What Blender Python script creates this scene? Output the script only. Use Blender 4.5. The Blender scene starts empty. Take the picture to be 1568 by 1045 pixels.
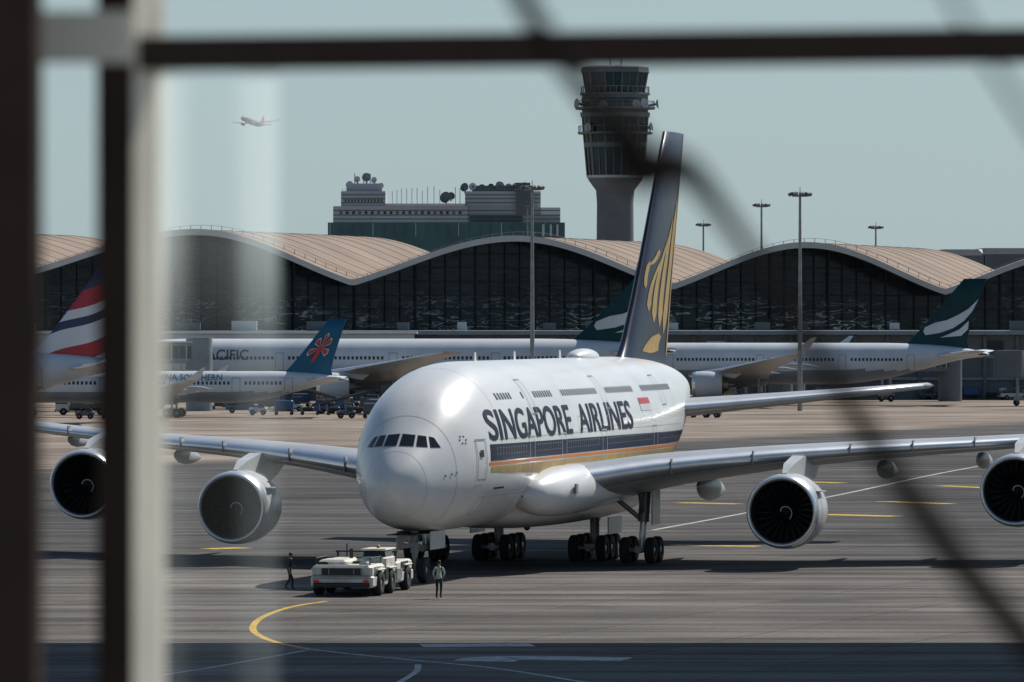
import bpy, bmesh, math, random
from mathutils import Vector, Matrix
from mathutils.bvhtree import BVHTree
random.seed(4)
F=9320.0; CX=784.0; HY=480.0; H=13.3
def gp(px,py):
    D=H*F/(py-HY); return ((px-CX)*D/F, D)
def ax(px,D): return (px-CX)*D/F
def az(py,D): return H-(py-HY)*D/F
C=bpy.context.scene.collection
# ---------------------------------------------------------------- materials
def newmat(name):
    m=bpy.data.materials.new(name); m.use_nodes=True
    nt=m.node_tree; b=nt.nodes['Principled BSDF']; return m,nt,b
def mat(name,col,rough=.5,metal=0,var=.12,scale=1.0,coat=0,bump=0,stretch=(1,1,1),spec=.5):
    m,nt,b=newmat(name)
    tc=nt.nodes.new('ShaderNodeTexCoord'); mp=nt.nodes.new('ShaderNodeMapping'); mp.inputs['Scale'].default_value=stretch
    nt.links.new(tc.outputs['Object'],mp.inputs[0])
    n=nt.nodes.new('ShaderNodeTexNoise'); n.inputs['Scale'].default_value=scale; n.inputs['Detail'].default_value=5
    nt.links.new(mp.outputs[0],n.inputs['Vector'])
    mr=nt.nodes.new('ShaderNodeMapRange'); mr.inputs['From Min'].default_value=.3; mr.inputs['From Max'].default_value=.7
    nt.links.new(n.outputs['Fac'],mr.inputs['Value'])
    mx=nt.nodes.new('ShaderNodeMix'); mx.data_type='RGBA'
    mx.inputs['A'].default_value=(*[c*(1-var) for c in col],1); mx.inputs['B'].default_value=(*[min(1,c*(1+var)) for c in col],1)
    nt.links.new(mr.outputs[0],mx.inputs['Factor']); nt.links.new(mx.outputs['Result'],b.inputs['Base Color'])
    b.inputs['Roughness'].default_value=rough; b.inputs['Metallic'].default_value=metal
    b.inputs['Specular IOR Level'].default_value=spec
    b.inputs['Coat Weight'].default_value=coat; b.inputs['Coat Roughness'].default_value=.12
    if bump:
        bp=nt.nodes.new('ShaderNodeBump'); bp.inputs['Strength'].default_value=bump
        nt.links.new(n.outputs['Fac'],bp.inputs['Height']); nt.links.new(bp.outputs[0],b.inputs['Normal'])
    return m
M={}
M['white']=mat('aircraft_white_paint',(.66,.665,.655),.32,var=.07,scale=.8,coat=.3,stretch=(.25,1,1),spec=.45)
M['cowl']=mat('engine_cowl_paint',(.50,.51,.51),.35,var=.1,scale=1.5,coat=.2)
M['whitefar']=mat('airliner_white_paint',(.52,.55,.57),.45,var=.07,scale=.4,spec=.3)
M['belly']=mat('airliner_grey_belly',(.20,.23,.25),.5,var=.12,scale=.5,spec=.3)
M['wing']=mat('wing_grey_paint',(.38,.39,.40),.36,var=.12,scale=.5,spec=.45,stretch=(1,.3,1))
M['lead']=mat('polished_leading_edge',(.74,.75,.76),.27,metal=.7,var=.08,scale=1)
M['navy']=mat('navy_paint',(.018,.026,.055),.5,var=.2,scale=.6,spec=.12)
M['navyfin']=mat('navy_fin_paint',(.014,.021,.045),.35,var=.2,scale=.6,coat=.05,spec=.2)
M['text']=mat('navy_lettering',(.028,.034,.062),.6,var=.1,spec=.1)
M['gold']=mat('gold_paint',(.40,.28,.11),.5,metal=0,var=.15,scale=1,spec=.2)
M['orange']=mat('orange_stripe_paint',(.58,.20,.05),.5,var=.08,spec=.15)
M['dark']=mat('dark_interior',(.012,.012,.014),.6,var=.3)
M['winglass']=mat('cockpit_glass',(.012,.014,.018),.1,var=.1,spec=.4)
M['cabwin']=mat('cabin_window',(.03,.037,.05),.4,var=.2,scale=3,spec=.2)
M['rim']=mat('panel_line_grey',(.24,.25,.27),.6,var=.1,spec=.2)
M['rim2']=mat('seam_grey',(.44,.45,.46),.5,var=.1,spec=.3)
M['winrim']=mat('window_rim',(.20,.22,.27),.5,var=.1,spec=.2)
M['tyre']=mat('tyre_rubber',(.018,.018,.018),.85,var=.3,scale=6)
M['hub']=mat('wheel_hub',(.26,.27,.28),.4,metal=.5,var=.1)
M['strut']=mat('gear_strut',(.26,.27,.28),.4,metal=.3,var=.15,scale=3)
M['fan']=mat('fan_blade',(.03,.034,.04),.4,metal=.6,var=.2)
M['hot']=mat('exhaust_metal',(.18,.16,.14),.4,metal=.8,var=.3)
M['red']=mat('red_paint',(.45,.03,.03),.4,var=.1)
M['green']=mat('teal_green_paint',(.006,.042,.046),.5,var=.2,scale=.5,spec=.2)
M['blue']=mat('blue_paint',(.010,.10,.18),.45,var=.1,scale=.5,spec=.3)
M['cream']=mat('tractor_cream_paint',(.58,.56,.49),.5,var=.22,scale=2)
M['blk']=mat('black_plastic',(.02,.02,.022),.55,var=.2,scale=3)
M['metal']=mat('galvanised_steel',(.26,.27,.27),.5,metal=.4,var=.2,scale=2)
M['conc']=mat('concrete',(.36,.35,.33),.85,var=.15,scale=.3)
M['tconc']=mat('tower_concrete',(.13,.145,.15),.8,var=.15,scale=.3)
M['tpanel']=mat('tower_panel',(.14,.165,.17),.6,var=.2,scale=.4)
M['panel']=mat('grey_cladding',(.44,.46,.47),.6,var=.12,scale=.08)
M['panel2']=mat('dark_cladding',(.10,.115,.125),.6,var=.2,scale=.1)
M['teal']=mat('teal_cladding',(.045,.12,.12),.4,var=.2,scale=.2)
M['tglass']=mat('teal_glass',(.012,.045,.052),.15,var=.3,scale=.3)
M['roof']=mat('roof_panel_tan',(.29,.225,.18),.8,var=.16,scale=.08,spec=.08)
M['roofseam']=mat('roof_seam',(.22,.17,.135),.8,var=.1,spec=.05)
M['fascia']=mat('roof_fascia',(.50,.47,.43),.6,var=.08,scale=.2,spec=.2)
M['mull']=mat('facade_mullion',(.028,.035,.040),.6,var=.2,spec=.15)
M['yellow']=mat('yellow_paint',(.52,.34,.06),.7,var=.4,scale=1.5,spec=.1)
M['wline_lightpatch']=mat('white_line_and_light_patch',(.40,.40,.38),.7,var=.4,scale=1.5,spec=.1)
M['orangev']=mat('vehicle_orange',(.40,.12,.03),.5,var=.1)
M['bluev']=mat('vehicle_blue',(.03,.08,.17),.5,var=.1)
M['whitev']=mat('vehicle_white',(.45,.45,.43),.5,var=.1)
M['greyv']=mat('vehicle_grey',(.09,.095,.10),.6,var=.2)
M['yelv']=mat('vehicle_yellow',(.36,.23,.04),.5,var=.1)
M['skin']=mat('skin',(.32,.19,.12),.6,var=.08,scale=10)
M['hair']=mat('hair',(.015,.012,.01),.7,var=.3,scale=30)
M['shirt']=mat('hi_vis_shirt',(.40,.45,.42),.8,var=.15,scale=8)
M['shirt2']=mat('dark_jacket',(.025,.03,.035),.8,var=.2,scale=8)
M['trous']=mat('dark_trousers',(.02,.022,.03),.85,var=.2,scale=8)
M['boot']=mat('boots',(.012,.012,.012),.6,var=.2,scale=8)
M['vest']=mat('reflective_strip',(.6,.65,.4),.5,var=.1)
M['frame']=mat('window_frame_brown',(.036,.024,.018),.75,var=.15,scale=8,spec=.08)
M['framel']=mat('window_frame_cream',(.60,.55,.45),.6,var=.08,scale=8)
M['cable']=mat('cable_dark',(.014,.011,.009),.85,var=.3,scale=20,spec=.05)
def glassmat():
    m,nt,b=newmat('facade_glass')
    tc=nt.nodes.new('ShaderNodeTexCoord')
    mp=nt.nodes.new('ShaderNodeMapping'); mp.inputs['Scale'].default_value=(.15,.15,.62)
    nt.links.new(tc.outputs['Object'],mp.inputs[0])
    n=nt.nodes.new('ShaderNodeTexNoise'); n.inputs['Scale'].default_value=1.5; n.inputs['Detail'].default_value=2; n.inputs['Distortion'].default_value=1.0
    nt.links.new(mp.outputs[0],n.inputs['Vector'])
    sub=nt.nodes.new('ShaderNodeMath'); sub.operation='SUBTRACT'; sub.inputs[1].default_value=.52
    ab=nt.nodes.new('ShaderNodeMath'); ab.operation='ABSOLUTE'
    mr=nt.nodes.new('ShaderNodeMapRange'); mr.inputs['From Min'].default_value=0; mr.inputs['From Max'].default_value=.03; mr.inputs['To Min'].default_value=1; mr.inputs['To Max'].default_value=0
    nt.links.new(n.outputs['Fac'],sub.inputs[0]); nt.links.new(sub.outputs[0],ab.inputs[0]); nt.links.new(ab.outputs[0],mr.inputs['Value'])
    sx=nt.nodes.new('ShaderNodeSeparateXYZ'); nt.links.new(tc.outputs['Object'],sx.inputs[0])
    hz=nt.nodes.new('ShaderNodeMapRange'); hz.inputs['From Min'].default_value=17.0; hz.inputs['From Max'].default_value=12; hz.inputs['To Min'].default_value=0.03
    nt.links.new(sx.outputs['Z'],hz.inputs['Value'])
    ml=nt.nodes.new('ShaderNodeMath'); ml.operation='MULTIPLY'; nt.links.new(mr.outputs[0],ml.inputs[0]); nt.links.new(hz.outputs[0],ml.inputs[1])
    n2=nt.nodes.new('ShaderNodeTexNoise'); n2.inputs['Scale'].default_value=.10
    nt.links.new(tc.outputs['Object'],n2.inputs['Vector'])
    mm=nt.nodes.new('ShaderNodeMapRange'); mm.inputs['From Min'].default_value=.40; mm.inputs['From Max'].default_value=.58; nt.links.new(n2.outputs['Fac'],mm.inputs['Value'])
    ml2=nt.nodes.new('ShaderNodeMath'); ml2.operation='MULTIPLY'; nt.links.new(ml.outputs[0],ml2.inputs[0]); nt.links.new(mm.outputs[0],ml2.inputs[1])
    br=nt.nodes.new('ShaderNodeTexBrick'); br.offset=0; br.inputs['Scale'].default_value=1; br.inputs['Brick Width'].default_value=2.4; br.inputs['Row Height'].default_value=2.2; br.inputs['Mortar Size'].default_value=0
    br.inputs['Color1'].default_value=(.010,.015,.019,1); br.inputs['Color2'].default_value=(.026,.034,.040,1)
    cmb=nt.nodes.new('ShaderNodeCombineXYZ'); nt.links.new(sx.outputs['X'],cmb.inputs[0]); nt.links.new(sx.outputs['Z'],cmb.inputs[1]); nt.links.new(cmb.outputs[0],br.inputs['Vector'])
    mx=nt.nodes.new('ShaderNodeMix'); mx.data_type='RGBA'; mx.inputs['B'].default_value=(.62,.68,.64,1); nt.links.new(br.outputs['Color'],mx.inputs['A'])  # wavy bright squiggles: distorted glass reflections painted into the base colour
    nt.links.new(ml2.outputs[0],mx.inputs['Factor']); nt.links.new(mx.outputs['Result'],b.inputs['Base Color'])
    bp=nt.nodes.new('ShaderNodeBump'); bp.inputs['Strength'].default_value=.08; bp.inputs['Distance'].default_value=.3
    nt.links.new(n.outputs['Fac'],bp.inputs['Height']); nt.links.new(bp.outputs[0],b.inputs['Normal'])
    b.inputs['Roughness'].default_value=.15; b.inputs['Specular IOR Level'].default_value=.25
    return m
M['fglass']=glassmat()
def bandmat(name,stops,sx=.35,sz=1.0,amp=.8,lo=0,hi=10):
    m,nt,b=newmat(name)
    tc=nt.nodes.new('ShaderNodeTexCoord'); s=nt.nodes.new('ShaderNodeSeparateXYZ'); nt.links.new(tc.outputs['Object'],s.inputs[0])
    def mth(op,a,bv):
        n=nt.nodes.new('ShaderNodeMath'); n.operation=op
        for i,v in enumerate((a,bv)):
            if v is None: continue
            if isinstance(v,(int,float)): n.inputs[i].default_value=v
            else: nt.links.new(v,n.inputs[i])
        return n.outputs[0]
    v=mth('SUBTRACT',s.outputs['Z'],mth('MULTIPLY',s.outputs['X'],sx))
    v=mth('ADD',v,mth('MULTIPLY',mth('SINE',mth('MULTIPLY',s.outputs['X'],.55),None),amp))
    mr=nt.nodes.new('ShaderNodeMapRange'); mr.inputs['From Min'].default_value=lo; mr.inputs['From Max'].default_value=hi; nt.links.new(v,mr.inputs['Value'])
    cr=nt.nodes.new('ShaderNodeValToRGB'); cr.color_ramp.interpolation='CONSTANT'
    e=cr.color_ramp.elements
    e[0].position=0; e[0].color=(*stops[0][1],1); e[1].position=stops[1][0]; e[1].color=(*stops[1][1],1)
    for p,c in stops[2:]:
        x=e.new(p); x.color=(*c,1)
    nt.links.new(mr.outputs[0],cr.inputs[0]); nt.links.new(cr.outputs[0],b.inputs['Base Color']); b.inputs['Roughness'].default_value=.35
    return m
# ---------------------------------------------------------------- geometry helper
class G:
    def __init__(s): s.v=[];s.f=[];s.m=[];s.s=[];s.mats=[]
    def mi(s,k):
        m=M[k] if isinstance(k,str) else k
        if m not in s.mats: s.mats.append(m)
        return s.mats.index(m)
    def poly(s,vs,fs,k,smooth=False):
        o=len(s.v); s.v+= [tuple(v) for v in vs]
        i=s.mi(k) if not isinstance(k,list) else None
        for n,f in enumerate(fs):
            s.f.append([o+a for a in f]); s.m.append(i if i is not None else s.mi(k[n])); s.s.append(smooth)
    def box(s,c,d,k,rz=0,ry=0,bev=0,taper=1.0):
        x,y,z=d[0]/2,d[1]/2,d[2]/2
        R=Matrix.Rotation(rz,3,'Z')@Matrix.Rotation(ry,3,'Y')
        if bev<=0:
            vs=[]
            for sz in(-1,1):
                t=taper if sz>0 else 1
                for sx,sy in((-1,-1),(1,-1),(1,1),(-1,1)):
                    vs.append(R@Vector((sx*x*t,sy*y*t,sz*z))+Vector(c))
            s.poly(vs,[(0,3,2,1),(4,5,6,7),(0,1,5,4),(1,2,6,5),(2,3,7,6),(3,0,4,7)],k)
        else:
            b=min(bev,x*.9,y*.9,z*.9); vs=[]
            for (zz,ins) in((-z,b),(-z+b,0),(z-b,0),(z,b)):
                t=1+(taper-1)*((zz+z)/(2*z))
                X=x*t-ins; Y=y*t-ins
                for (px,py) in((-X+b,-Y),(X-b,-Y),(X,-Y+b),(X,Y-b),(X-b,Y),(-X+b,Y),(-X,Y-b),(-X,-Y+b)):
                    vs.append(R@Vector((px,py,zz))+Vector(c))
            fs=[tuple(range(7,-1,-1)),tuple(range(24,32))]
            for r in range(3):
                for i in range(8):
                    j=(i+1)%8; fs.append((r*8+i,r*8+j,r*8+8+j,r*8+8+i))
            s.poly(vs,fs,k)
    def cyl(s,p0,p1,r0,k,r1=None,n=12,caps=True,smooth=True):
        if r1 is None:r1=r0
        p0=Vector(p0);p1=Vector(p1);d=(p1-p0).normalized()
        a=d.orthogonal().normalized(); b=d.cross(a); vs=[]
        for p,r in((p0,r0),(p1,r1)):
            for i in range(n):
                t=2*math.pi*i/n; vs.append(p+(a*math.cos(t)+b*math.sin(t))*r)
        s.poly(vs,[(i,(i+1)%n,n+(i+1)%n,n+i) for i in range(n)],k,smooth)
        if caps: s.poly(vs,[tuple(range(n-1,-1,-1)),tuple(range(n,2*n))],k)
    def rev(s,o,axis,prof,k,n=32,smooth=True,sc=(1,1)):
        o=Vector(o);d=Vector(axis).normalized()
        up=Vector((0,0,1)) if abs(d.z)<.9 else Vector((1,0,0))
        a=d.cross(up).normalized(); b=a.cross(d); vs=[];fs=[];ks=[]
        for (t,r) in prof:
            for i in range(n):
                an=2*math.pi*i/n; vs.append(o+d*t+(a*math.cos(an)*sc[0]+b*math.sin(an)*sc[1])*max(r,.001))
        for j in range(len(prof)-1):
            for i in range(n):
                q=(i+1)%n; fs.append((j*n+i,j*n+q,(j+1)*n+q,(j+1)*n+i)); ks.append(k[j] if isinstance(k,list) else k)
        s.poly(vs,fs,ks,smooth)
    def sph(s,c,r,k,sc=(1,1,1),n=12,m=8):
        vs=[];fs=[]
        for j in range(m+1):
            ph=math.pi*j/m
            for i in range(n):
                t=2*math.pi*i/n; vs.append((c[0]+r*sc[0]*math.sin(ph)*math.cos(t),c[1]+r*sc[1]*math.sin(ph)*math.sin(t),c[2]+r*sc[2]*math.cos(ph)))
        for j in range(m):
            for i in range(n): fs.append((j*n+i,(j+1)*n+i,(j+1)*n+(i+1)%n,j*n+(i+1)%n))
        s.poly(vs,fs,k,True)
    def obj(s,name,parent=None,fix=True):
        me=bpy.data.meshes.new(name); me.from_pydata(s.v,[],s.f)
        for m in s.mats: me.materials.append(m)
        for p,mi,sm in zip(me.polygons,s.m,s.s): p.material_index=mi; p.use_smooth=sm
        if fix:
            bm=bmesh.new(); bm.from_mesh(me); bmesh.ops.recalc_face_normals(bm,faces=bm.faces); bm.to_mesh(me); bm.free()
        me.update()
        o=bpy.data.objects.new(name,me); C.objects.link(o)
        if parent: o.parent=parent
        return o
def empty(name,loc=(0,0,0),rot=(0,0,0),sc=1):
    e=bpy.data.objects.new(name,None); C.objects.link(e); e.location=loc; e.rotation_euler=rot; e.scale=(sc,)*3; e.empty_display_size=1; return e
def mono(xs,ys):
    n=len(xs); d=[(ys[i+1]-ys[i])/(xs[i+1]-xs[i]) for i in range(n-1)]
    m=[d[0]]+[0 if d[i-1]*d[i]<=0 else 2*d[i-1]*d[i]/(d[i-1]+d[i]) for i in range(1,n-1)]+[d[-1]]
    def f(x):
        if x<=xs[0]:return ys[0]
        if x>=xs[-1]:return ys[-1]
        i=0
        while x>xs[i+1]: i+=1
        h=xs[i+1]-xs[i]; t=(x-xs[i])/h
        return (2*t**3-3*t*t+1)*ys[i]+(t**3-2*t*t+t)*h*m[i]+(-2*t**3+3*t*t)*ys[i+1]+(t**3-t*t)*h*m[i+1]
    return f
class Fus:
    def __init__(s,st,n=2.0,k=.46):
        xs=[a[0] for a in st]; s.L=xs[-1]; s.zt=mono(xs,[a[1] for a in st]); s.zb=mono(xs,[a[2] for a in st]); s.w=mono(xs,[a[3] for a in st]); s.n=n; s.k=k
    def zc(s,x): return s.zb(x)+s.k*(s.zt(x)-s.zb(x))
    def sy(s,x,z):
        c=s.zc(x); h=(s.zt(x)-c) if z>c else (c-s.zb(x)); q=min(1,abs(z-c)/max(h,1e-4))
        return s.w(x)*(1-q**s.n)**(1/s.n)
    def mesh(s,g,k,nose=12,ring=64,kb=None,zsplit=None):
        xs=[nose*(i/44)**2 for i in range(45)]; x=nose
        while x<s.L-.9: x+=.9; xs.append(min(x,s.L))
        if xs[-1]<s.L: xs.append(s.L)
        vs=[];fs=[];ks=[]
        for x in xs:
            c=s.zc(x)
            for i in range(ring):
                t=2*math.pi*i/ring; co,si=math.cos(t),math.sin(t); h=(s.zt(x)-c) if si>0 else (c-s.zb(x))
                vs.append((x,s.w(x)*math.copysign(abs(co)**(2/s.n),co),c+h*math.copysign(abs(si)**(2/s.n),si)))
        for j in range(len(xs)-1):
            for i in range(ring):
                f=(j*ring+i,j*ring+(i+1)%ring,(j+1)*ring+(i+1)%ring,(j+1)*ring+i); fs.append(f)
                zz=sum(vs[a][2] for a in f)/4
                ks.append(kb if (kb and zz<zsplit) else k)
        fs.append(tuple(range(ring))); ks.append(k); fs.append(tuple(((len(xs)-1)*ring+i) for i in range(ring))); ks.append(k)
        g.poly(vs,fs,ks,True)
        return vs,fs
    def decal(s,g,x0,x1,z0,z1,k,side=-1,off=.015,dx=.5,dz=.2):
        nx=max(1,int(math.ceil((x1-x0)/dx)))
        f0=z0 if callable(z0) else (lambda x:z0); f1=z1 if callable(z1) else (lambda x:z1)
        nz=max(1,int(math.ceil((f1((x0+x1)/2)-f0((x0+x1)/2))/dz))); vs=[];fs=[]
        for i in range(nx+1):
            x=x0+(x1-x0)*i/nx
            for j in range(nz+1):
                z=f0(x)+(f1(x)-f0(x))*j/nz; vs.append((x,side*(s.sy(x,z)+off),z))
        for i in range(nx):
            for j in range(nz):
                a=i*(nz+1)+j; fs.append((a,a+nz+1,a+nz+2,a+1))
        g.poly(vs,fs,k,True)
    def outline(s,g,x0,x1,z0,z1,k='rim',side=-1,t=.05,off=.012):
        s.decal(g,x0,x0+t,z0,z1,k,side,off); s.decal(g,x1-t,x1,z0,z1,k,side,off)
        s.decal(g,x0+t,x1-t,z0,z0+t,k,side,off); s.decal(g,x0+t,x1-t,z1-t,z1,k,side,off)
    def text(s,body,x0,x1,zb,h,k,name,parent,off=.03,bold=.01):
        cu=bpy.data.curves.new('txt','FONT'); cu.body=body; cu.size=1; cu.offset=bold
        o=bpy.data.objects.new('txt',cu); C.objects.link(o); bpy.context.view_layer.update()
        me=bpy.data.meshes.new_from_object(o.evaluated_get(bpy.context.evaluated_depsgraph_get()))
        bpy.data.objects.remove(o)
        X=[v.co.x for v in me.vertices]; Y=[v.co.y for v in me.vertices]; mx,Mx,my,My=min(X),max(X),min(Y),max(Y)
        for v in me.vertices:
            v.co=Vector((x0+(v.co.x-mx)/(Mx-mx)*(x1-x0),0,zb+(v.co.y-my)/(My-my)*h))
        bm=bmesh.new(); bm.from_mesh(me)
        z=zb+.12
        while z<zb+h:
            bmesh.ops.bisect_plane(bm,geom=bm.verts[:]+bm.edges[:]+bm.faces[:],plane_co=(0,0,z),plane_no=(0,0,1)); z+=.12
        x=x0+.7
        while x<x1:
            bmesh.ops.bisect_plane(bm,geom=bm.verts[:]+bm.edges[:]+bm.faces[:],plane_co=(x,0,0),plane_no=(1,0,0)); x+=.7
        for v in bm.verts: v.co.y=-(s.sy(v.co.x,v.co.z)+off)
        bm.to_mesh(me); bm.free(); me.materials.clear(); me.materials.append(M[k])
        ob=bpy.data.objects.new(name,me); C.objects.link(ob); ob.parent=parent; return ob
def prof(xc,tc): return 5*tc*(.2969*math.sqrt(xc)-.126*xc-.3516*xc**2+.2843*xc**3-.1036*xc**4)
def wing(g,st,k,side=1,vertical=False,kl='lead',sub=4,N=14):
    sp=[a[0] for a in st]; fx=[mono(sp,[a[i] for a in st]) for i in range(1,6)]
    ss=[]
    for i in range(len(sp)-1):
        for j in range(sub): ss.append(sp[i]+(sp[i+1]-sp[i])*j/sub)
    ss.append(sp[-1]); vs=[];R=2*N
    xcs=[(1-math.cos(math.pi*i/N))/2 for i in range(N+1)]
    ring=[(x,1) for x in reversed(xcs)]+[(x,-1) for x in xcs[1:-1]]
    for s in ss:
        xl,z,c,tc,tw=[f(s) for f in fx]; twr=math.radians(tw)
        for (xc,sg) in ring:
            t=prof(xc,tc)*c*sg*(1.15 if sg>0 else .85)
            if vertical: vs.append((xl+xc*c,prof(xc,tc)*c*sg,s))
            else: vs.append((xl+xc*c,side*s,z+t-(xc-.3)*c*math.tan(twr)))
    fs=[];ks=[]; n=len(ring)
    for j in range(len(ss)-1):
        for i in range(n):
            a=ring[i][0]; b=ring[(i+1)%n][0]
            fs.append((j*n+i,j*n+(i+1)%n,(j+1)*n+(i+1)%n,(j+1)*n+i)); ks.append(kl if max(a,b)<.06 else k)
    fs.append(tuple((len(ss)-1)*n+i for i in range(n))); ks.append(k)
    g.poly(vs,fs,ks,True)
def nacelle(g,o,r,L,out='cowl',detail=True,n=40):
    P=[(L*.30,r*.80),(L*.12,r*.79),(L*.03,r*.83),(0.005*L,r*.87),(0,r*.895),(.01*L,r*.92),(L*.045,r*.955),(L*.10,r*.98),(L*.25,r),(L*.5,r*.985),(L*.72,r*.9),(L*.85,r*.80),(L*.86,r*.76),(L*.7,r*.76)]
    K=['dark','dark','lead','lead','lead','lead','lead']+[out]*4+['dark','dark']
    g.rev(o,(1,0,0),P,K,n)
    g.rev(o,(1,0,0),[(L*.72,r*.74),(L*.86,r*.60),(L*1.0,r*.45),(L*1.01,r*.40),(L*.9,r*.3)],'hot',24)
    g.rev(o,(1,0,0),[(L*.95,r*.3),(L*1.12,r*.14),(L*1.2,.01)],'hot',16)
    fx=o[0]+L*.24
    g.rev((fx+.25,o[1],o[2]),(1,0,0),[(0,r*.8),(0.01,0)],'dark',24)
    g.rev((o[0]+L*.12,o[1],o[2]),(1,0,0),[(0,.01),(L*.03,r*.1),(L*.1,r*.24),(L*.13,r*.26)],'fan',20)
    if detail:
        for i in range(24):
            a=2*math.pi*i/24; a2=a+.17; vs=[]
            for t in range(5):
                rr=r*(.24+.55*t/4); aa=a+.10*t/4
                tw=.11*(1-.3*t/4)
                for q,dx in((-tw,0),(tw,.28)):
                    vs.append((fx-.1+dx,o[1]+rr*math.cos(aa+q),o[2]+rr*math.sin(aa+q)))
            g.poly(vs,[(2*t,2*t+1,2*t+3,2*t+2) for t in range(4)],'fan',True)
        vs=[];fs=[]
        for i in range(20):
            t=i/19; a=t*4.2; rr=r*(.05+.17*t); x=o[0]+L*(.125+.09*t**1.3)-.03
            for w in(0,.05): vs.append((x,o[1]+(rr+w)*math.cos(a),o[2]+(rr+w)*math.sin(a)))
        g.poly(vs,[(2*i,2*i+1,2*i+3,2*i+2) for i in range(19)],'whitev')
def wheel(g,c,r,w,axis=(0,1,0),hub='hub',n=24):
    P=[(-w*.3,r*.3),(-w*.5,r*.52),(-w*.5,r*.85),(-w*.36,r*.97),(-w*.15,r),(w*.15,r),(w*.36,r*.97),(w*.5,r*.85),(w*.5,r*.52),(w*.3,r*.3)]
    g.rev(c,axis,P,'tyre',n)
    g.rev(c,axis,[(-w*.42,.01),(-w*.42,r*.2),(-w*.3,r*.32),(-w*.34,r*.54),(w*.34,r*.54),(w*.3,r*.32),(w*.42,r*.2),(w*.42,.01)],hub,n)
# ================================================================= MAIN AIRCRAFT
TH=math.radians(13)
A=empty('passenger_airplane',(-5.95,295,0),(0,0,math.pi/2-TH))
st=[(0,5.0,4.8,.05),(.12,5.35,4.45,.42),(.4,5.72,4.05,.82),(1,6.28,3.55,1.33),(2,7.05,3.08,1.85),(3,7.8,2.82,2.28),(4,8.55,2.66,2.64),(5,9.2,2.56,2.94),(6.5,9.87,2.49,3.24),(8,10.3,2.46,3.42),(10,10.67,2.45,3.53),(12,10.81,2.45,3.57),(14,10.86,2.45,3.57),(30,10.86,2.45,3.57),(46,10.86,2.5,3.57),(50,10.85,2.8,3.5),(55,10.78,3.7,3.2),(60,10.6,5.0,2.6),(65,10.25,6.6,1.8),(69,9.7,8.0,1.0),(70.4,9.3,8.6,.35)]
FU=Fus(st,2.12,.46)
g=G(); fv,ff=FU.mesh(g,'white'); g.obj('fuselage',A)
bvh=BVHTree.FromPolygons([Vector(v) for v in fv],[f for f in ff])
d=G()
def fwin(quad,k,off=.012,n=6):
    vs=[];
    for i in range(n+1):
        for j in range(n+1):
            u=i/n;v=j/n
            y=(quad[0][0]*(1-u)+quad[1][0]*u)*(1-v)+(quad[3][0]*(1-u)+quad[2][0]*u)*v
            z=(quad[0][1]*(1-u)+quad[1][1]*u)*(1-v)+(quad[3][1]*(1-u)+quad[2][1]*u)*v
            h=bvh.ray_cast(Vector((-5,y,z)),Vector((1,0,0)))
            if h[0] is None: return
            nn=h[1] if h[1].x<0 else -h[1]
            vs.append(h[0]+nn*off)
    fs=[(i*(n+1)+j,(i+1)*(n+1)+j,(i+1)*(n+1)+j+1,i*(n+1)+j+1) for i in range(n) for j in range(n)]
    d.poly(vs,fs,k,True)
for sg in(-1,1):
    Q=[[(.07,6.84),(.74,6.80),(.68,7.34),(.07,7.40)],[(.86,6.80),(1.34,6.76),(1.16,7.28),(.80,7.33)],[(1.46,6.74),(1.84,6.74),(1.50,7.20),(1.28,7.27)]]
    for q in Q:
        cy=sum(p[0] for p in q)/4; cz=sum(p[1] for p in q)/4
        fwin([(sg*(cy+(p[0]-cy)*1.1),cz+(p[1]-cz)*1.12) for p in q],'rim2',.008)
        fwin([(sg*p[0],p[1]) for p in q],'winglass',.02)
def ringseam(xr,w=.04,k='rim2',tilt=0):
    vs=[];fs=[];n=72
    for i in range(n):
        t=2*math.pi*i/n;co,si=math.cos(t),math.sin(t)
        for q in(0,w):
            x=xr+q; c=FU.zc(x); h=(FU.zt(x)-c) if si>0 else (c-FU.zb(x))
            vs.append((x,(FU.w(x)+.008)*math.copysign(abs(co)**(2/FU.n),co),c+(h+.008)*math.copysign(abs(si)**(2/FU.n),si)))
    for i in range(n): j=(i+1)%n; fs.append((2*i,2*j,2*j+1,2*i+1))
    d.poly(vs,fs,k,True)
ringseam(1.35,.02)
for x in(3.6,9.2,17,25,35,46,54): ringseam(x,.03)
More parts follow.
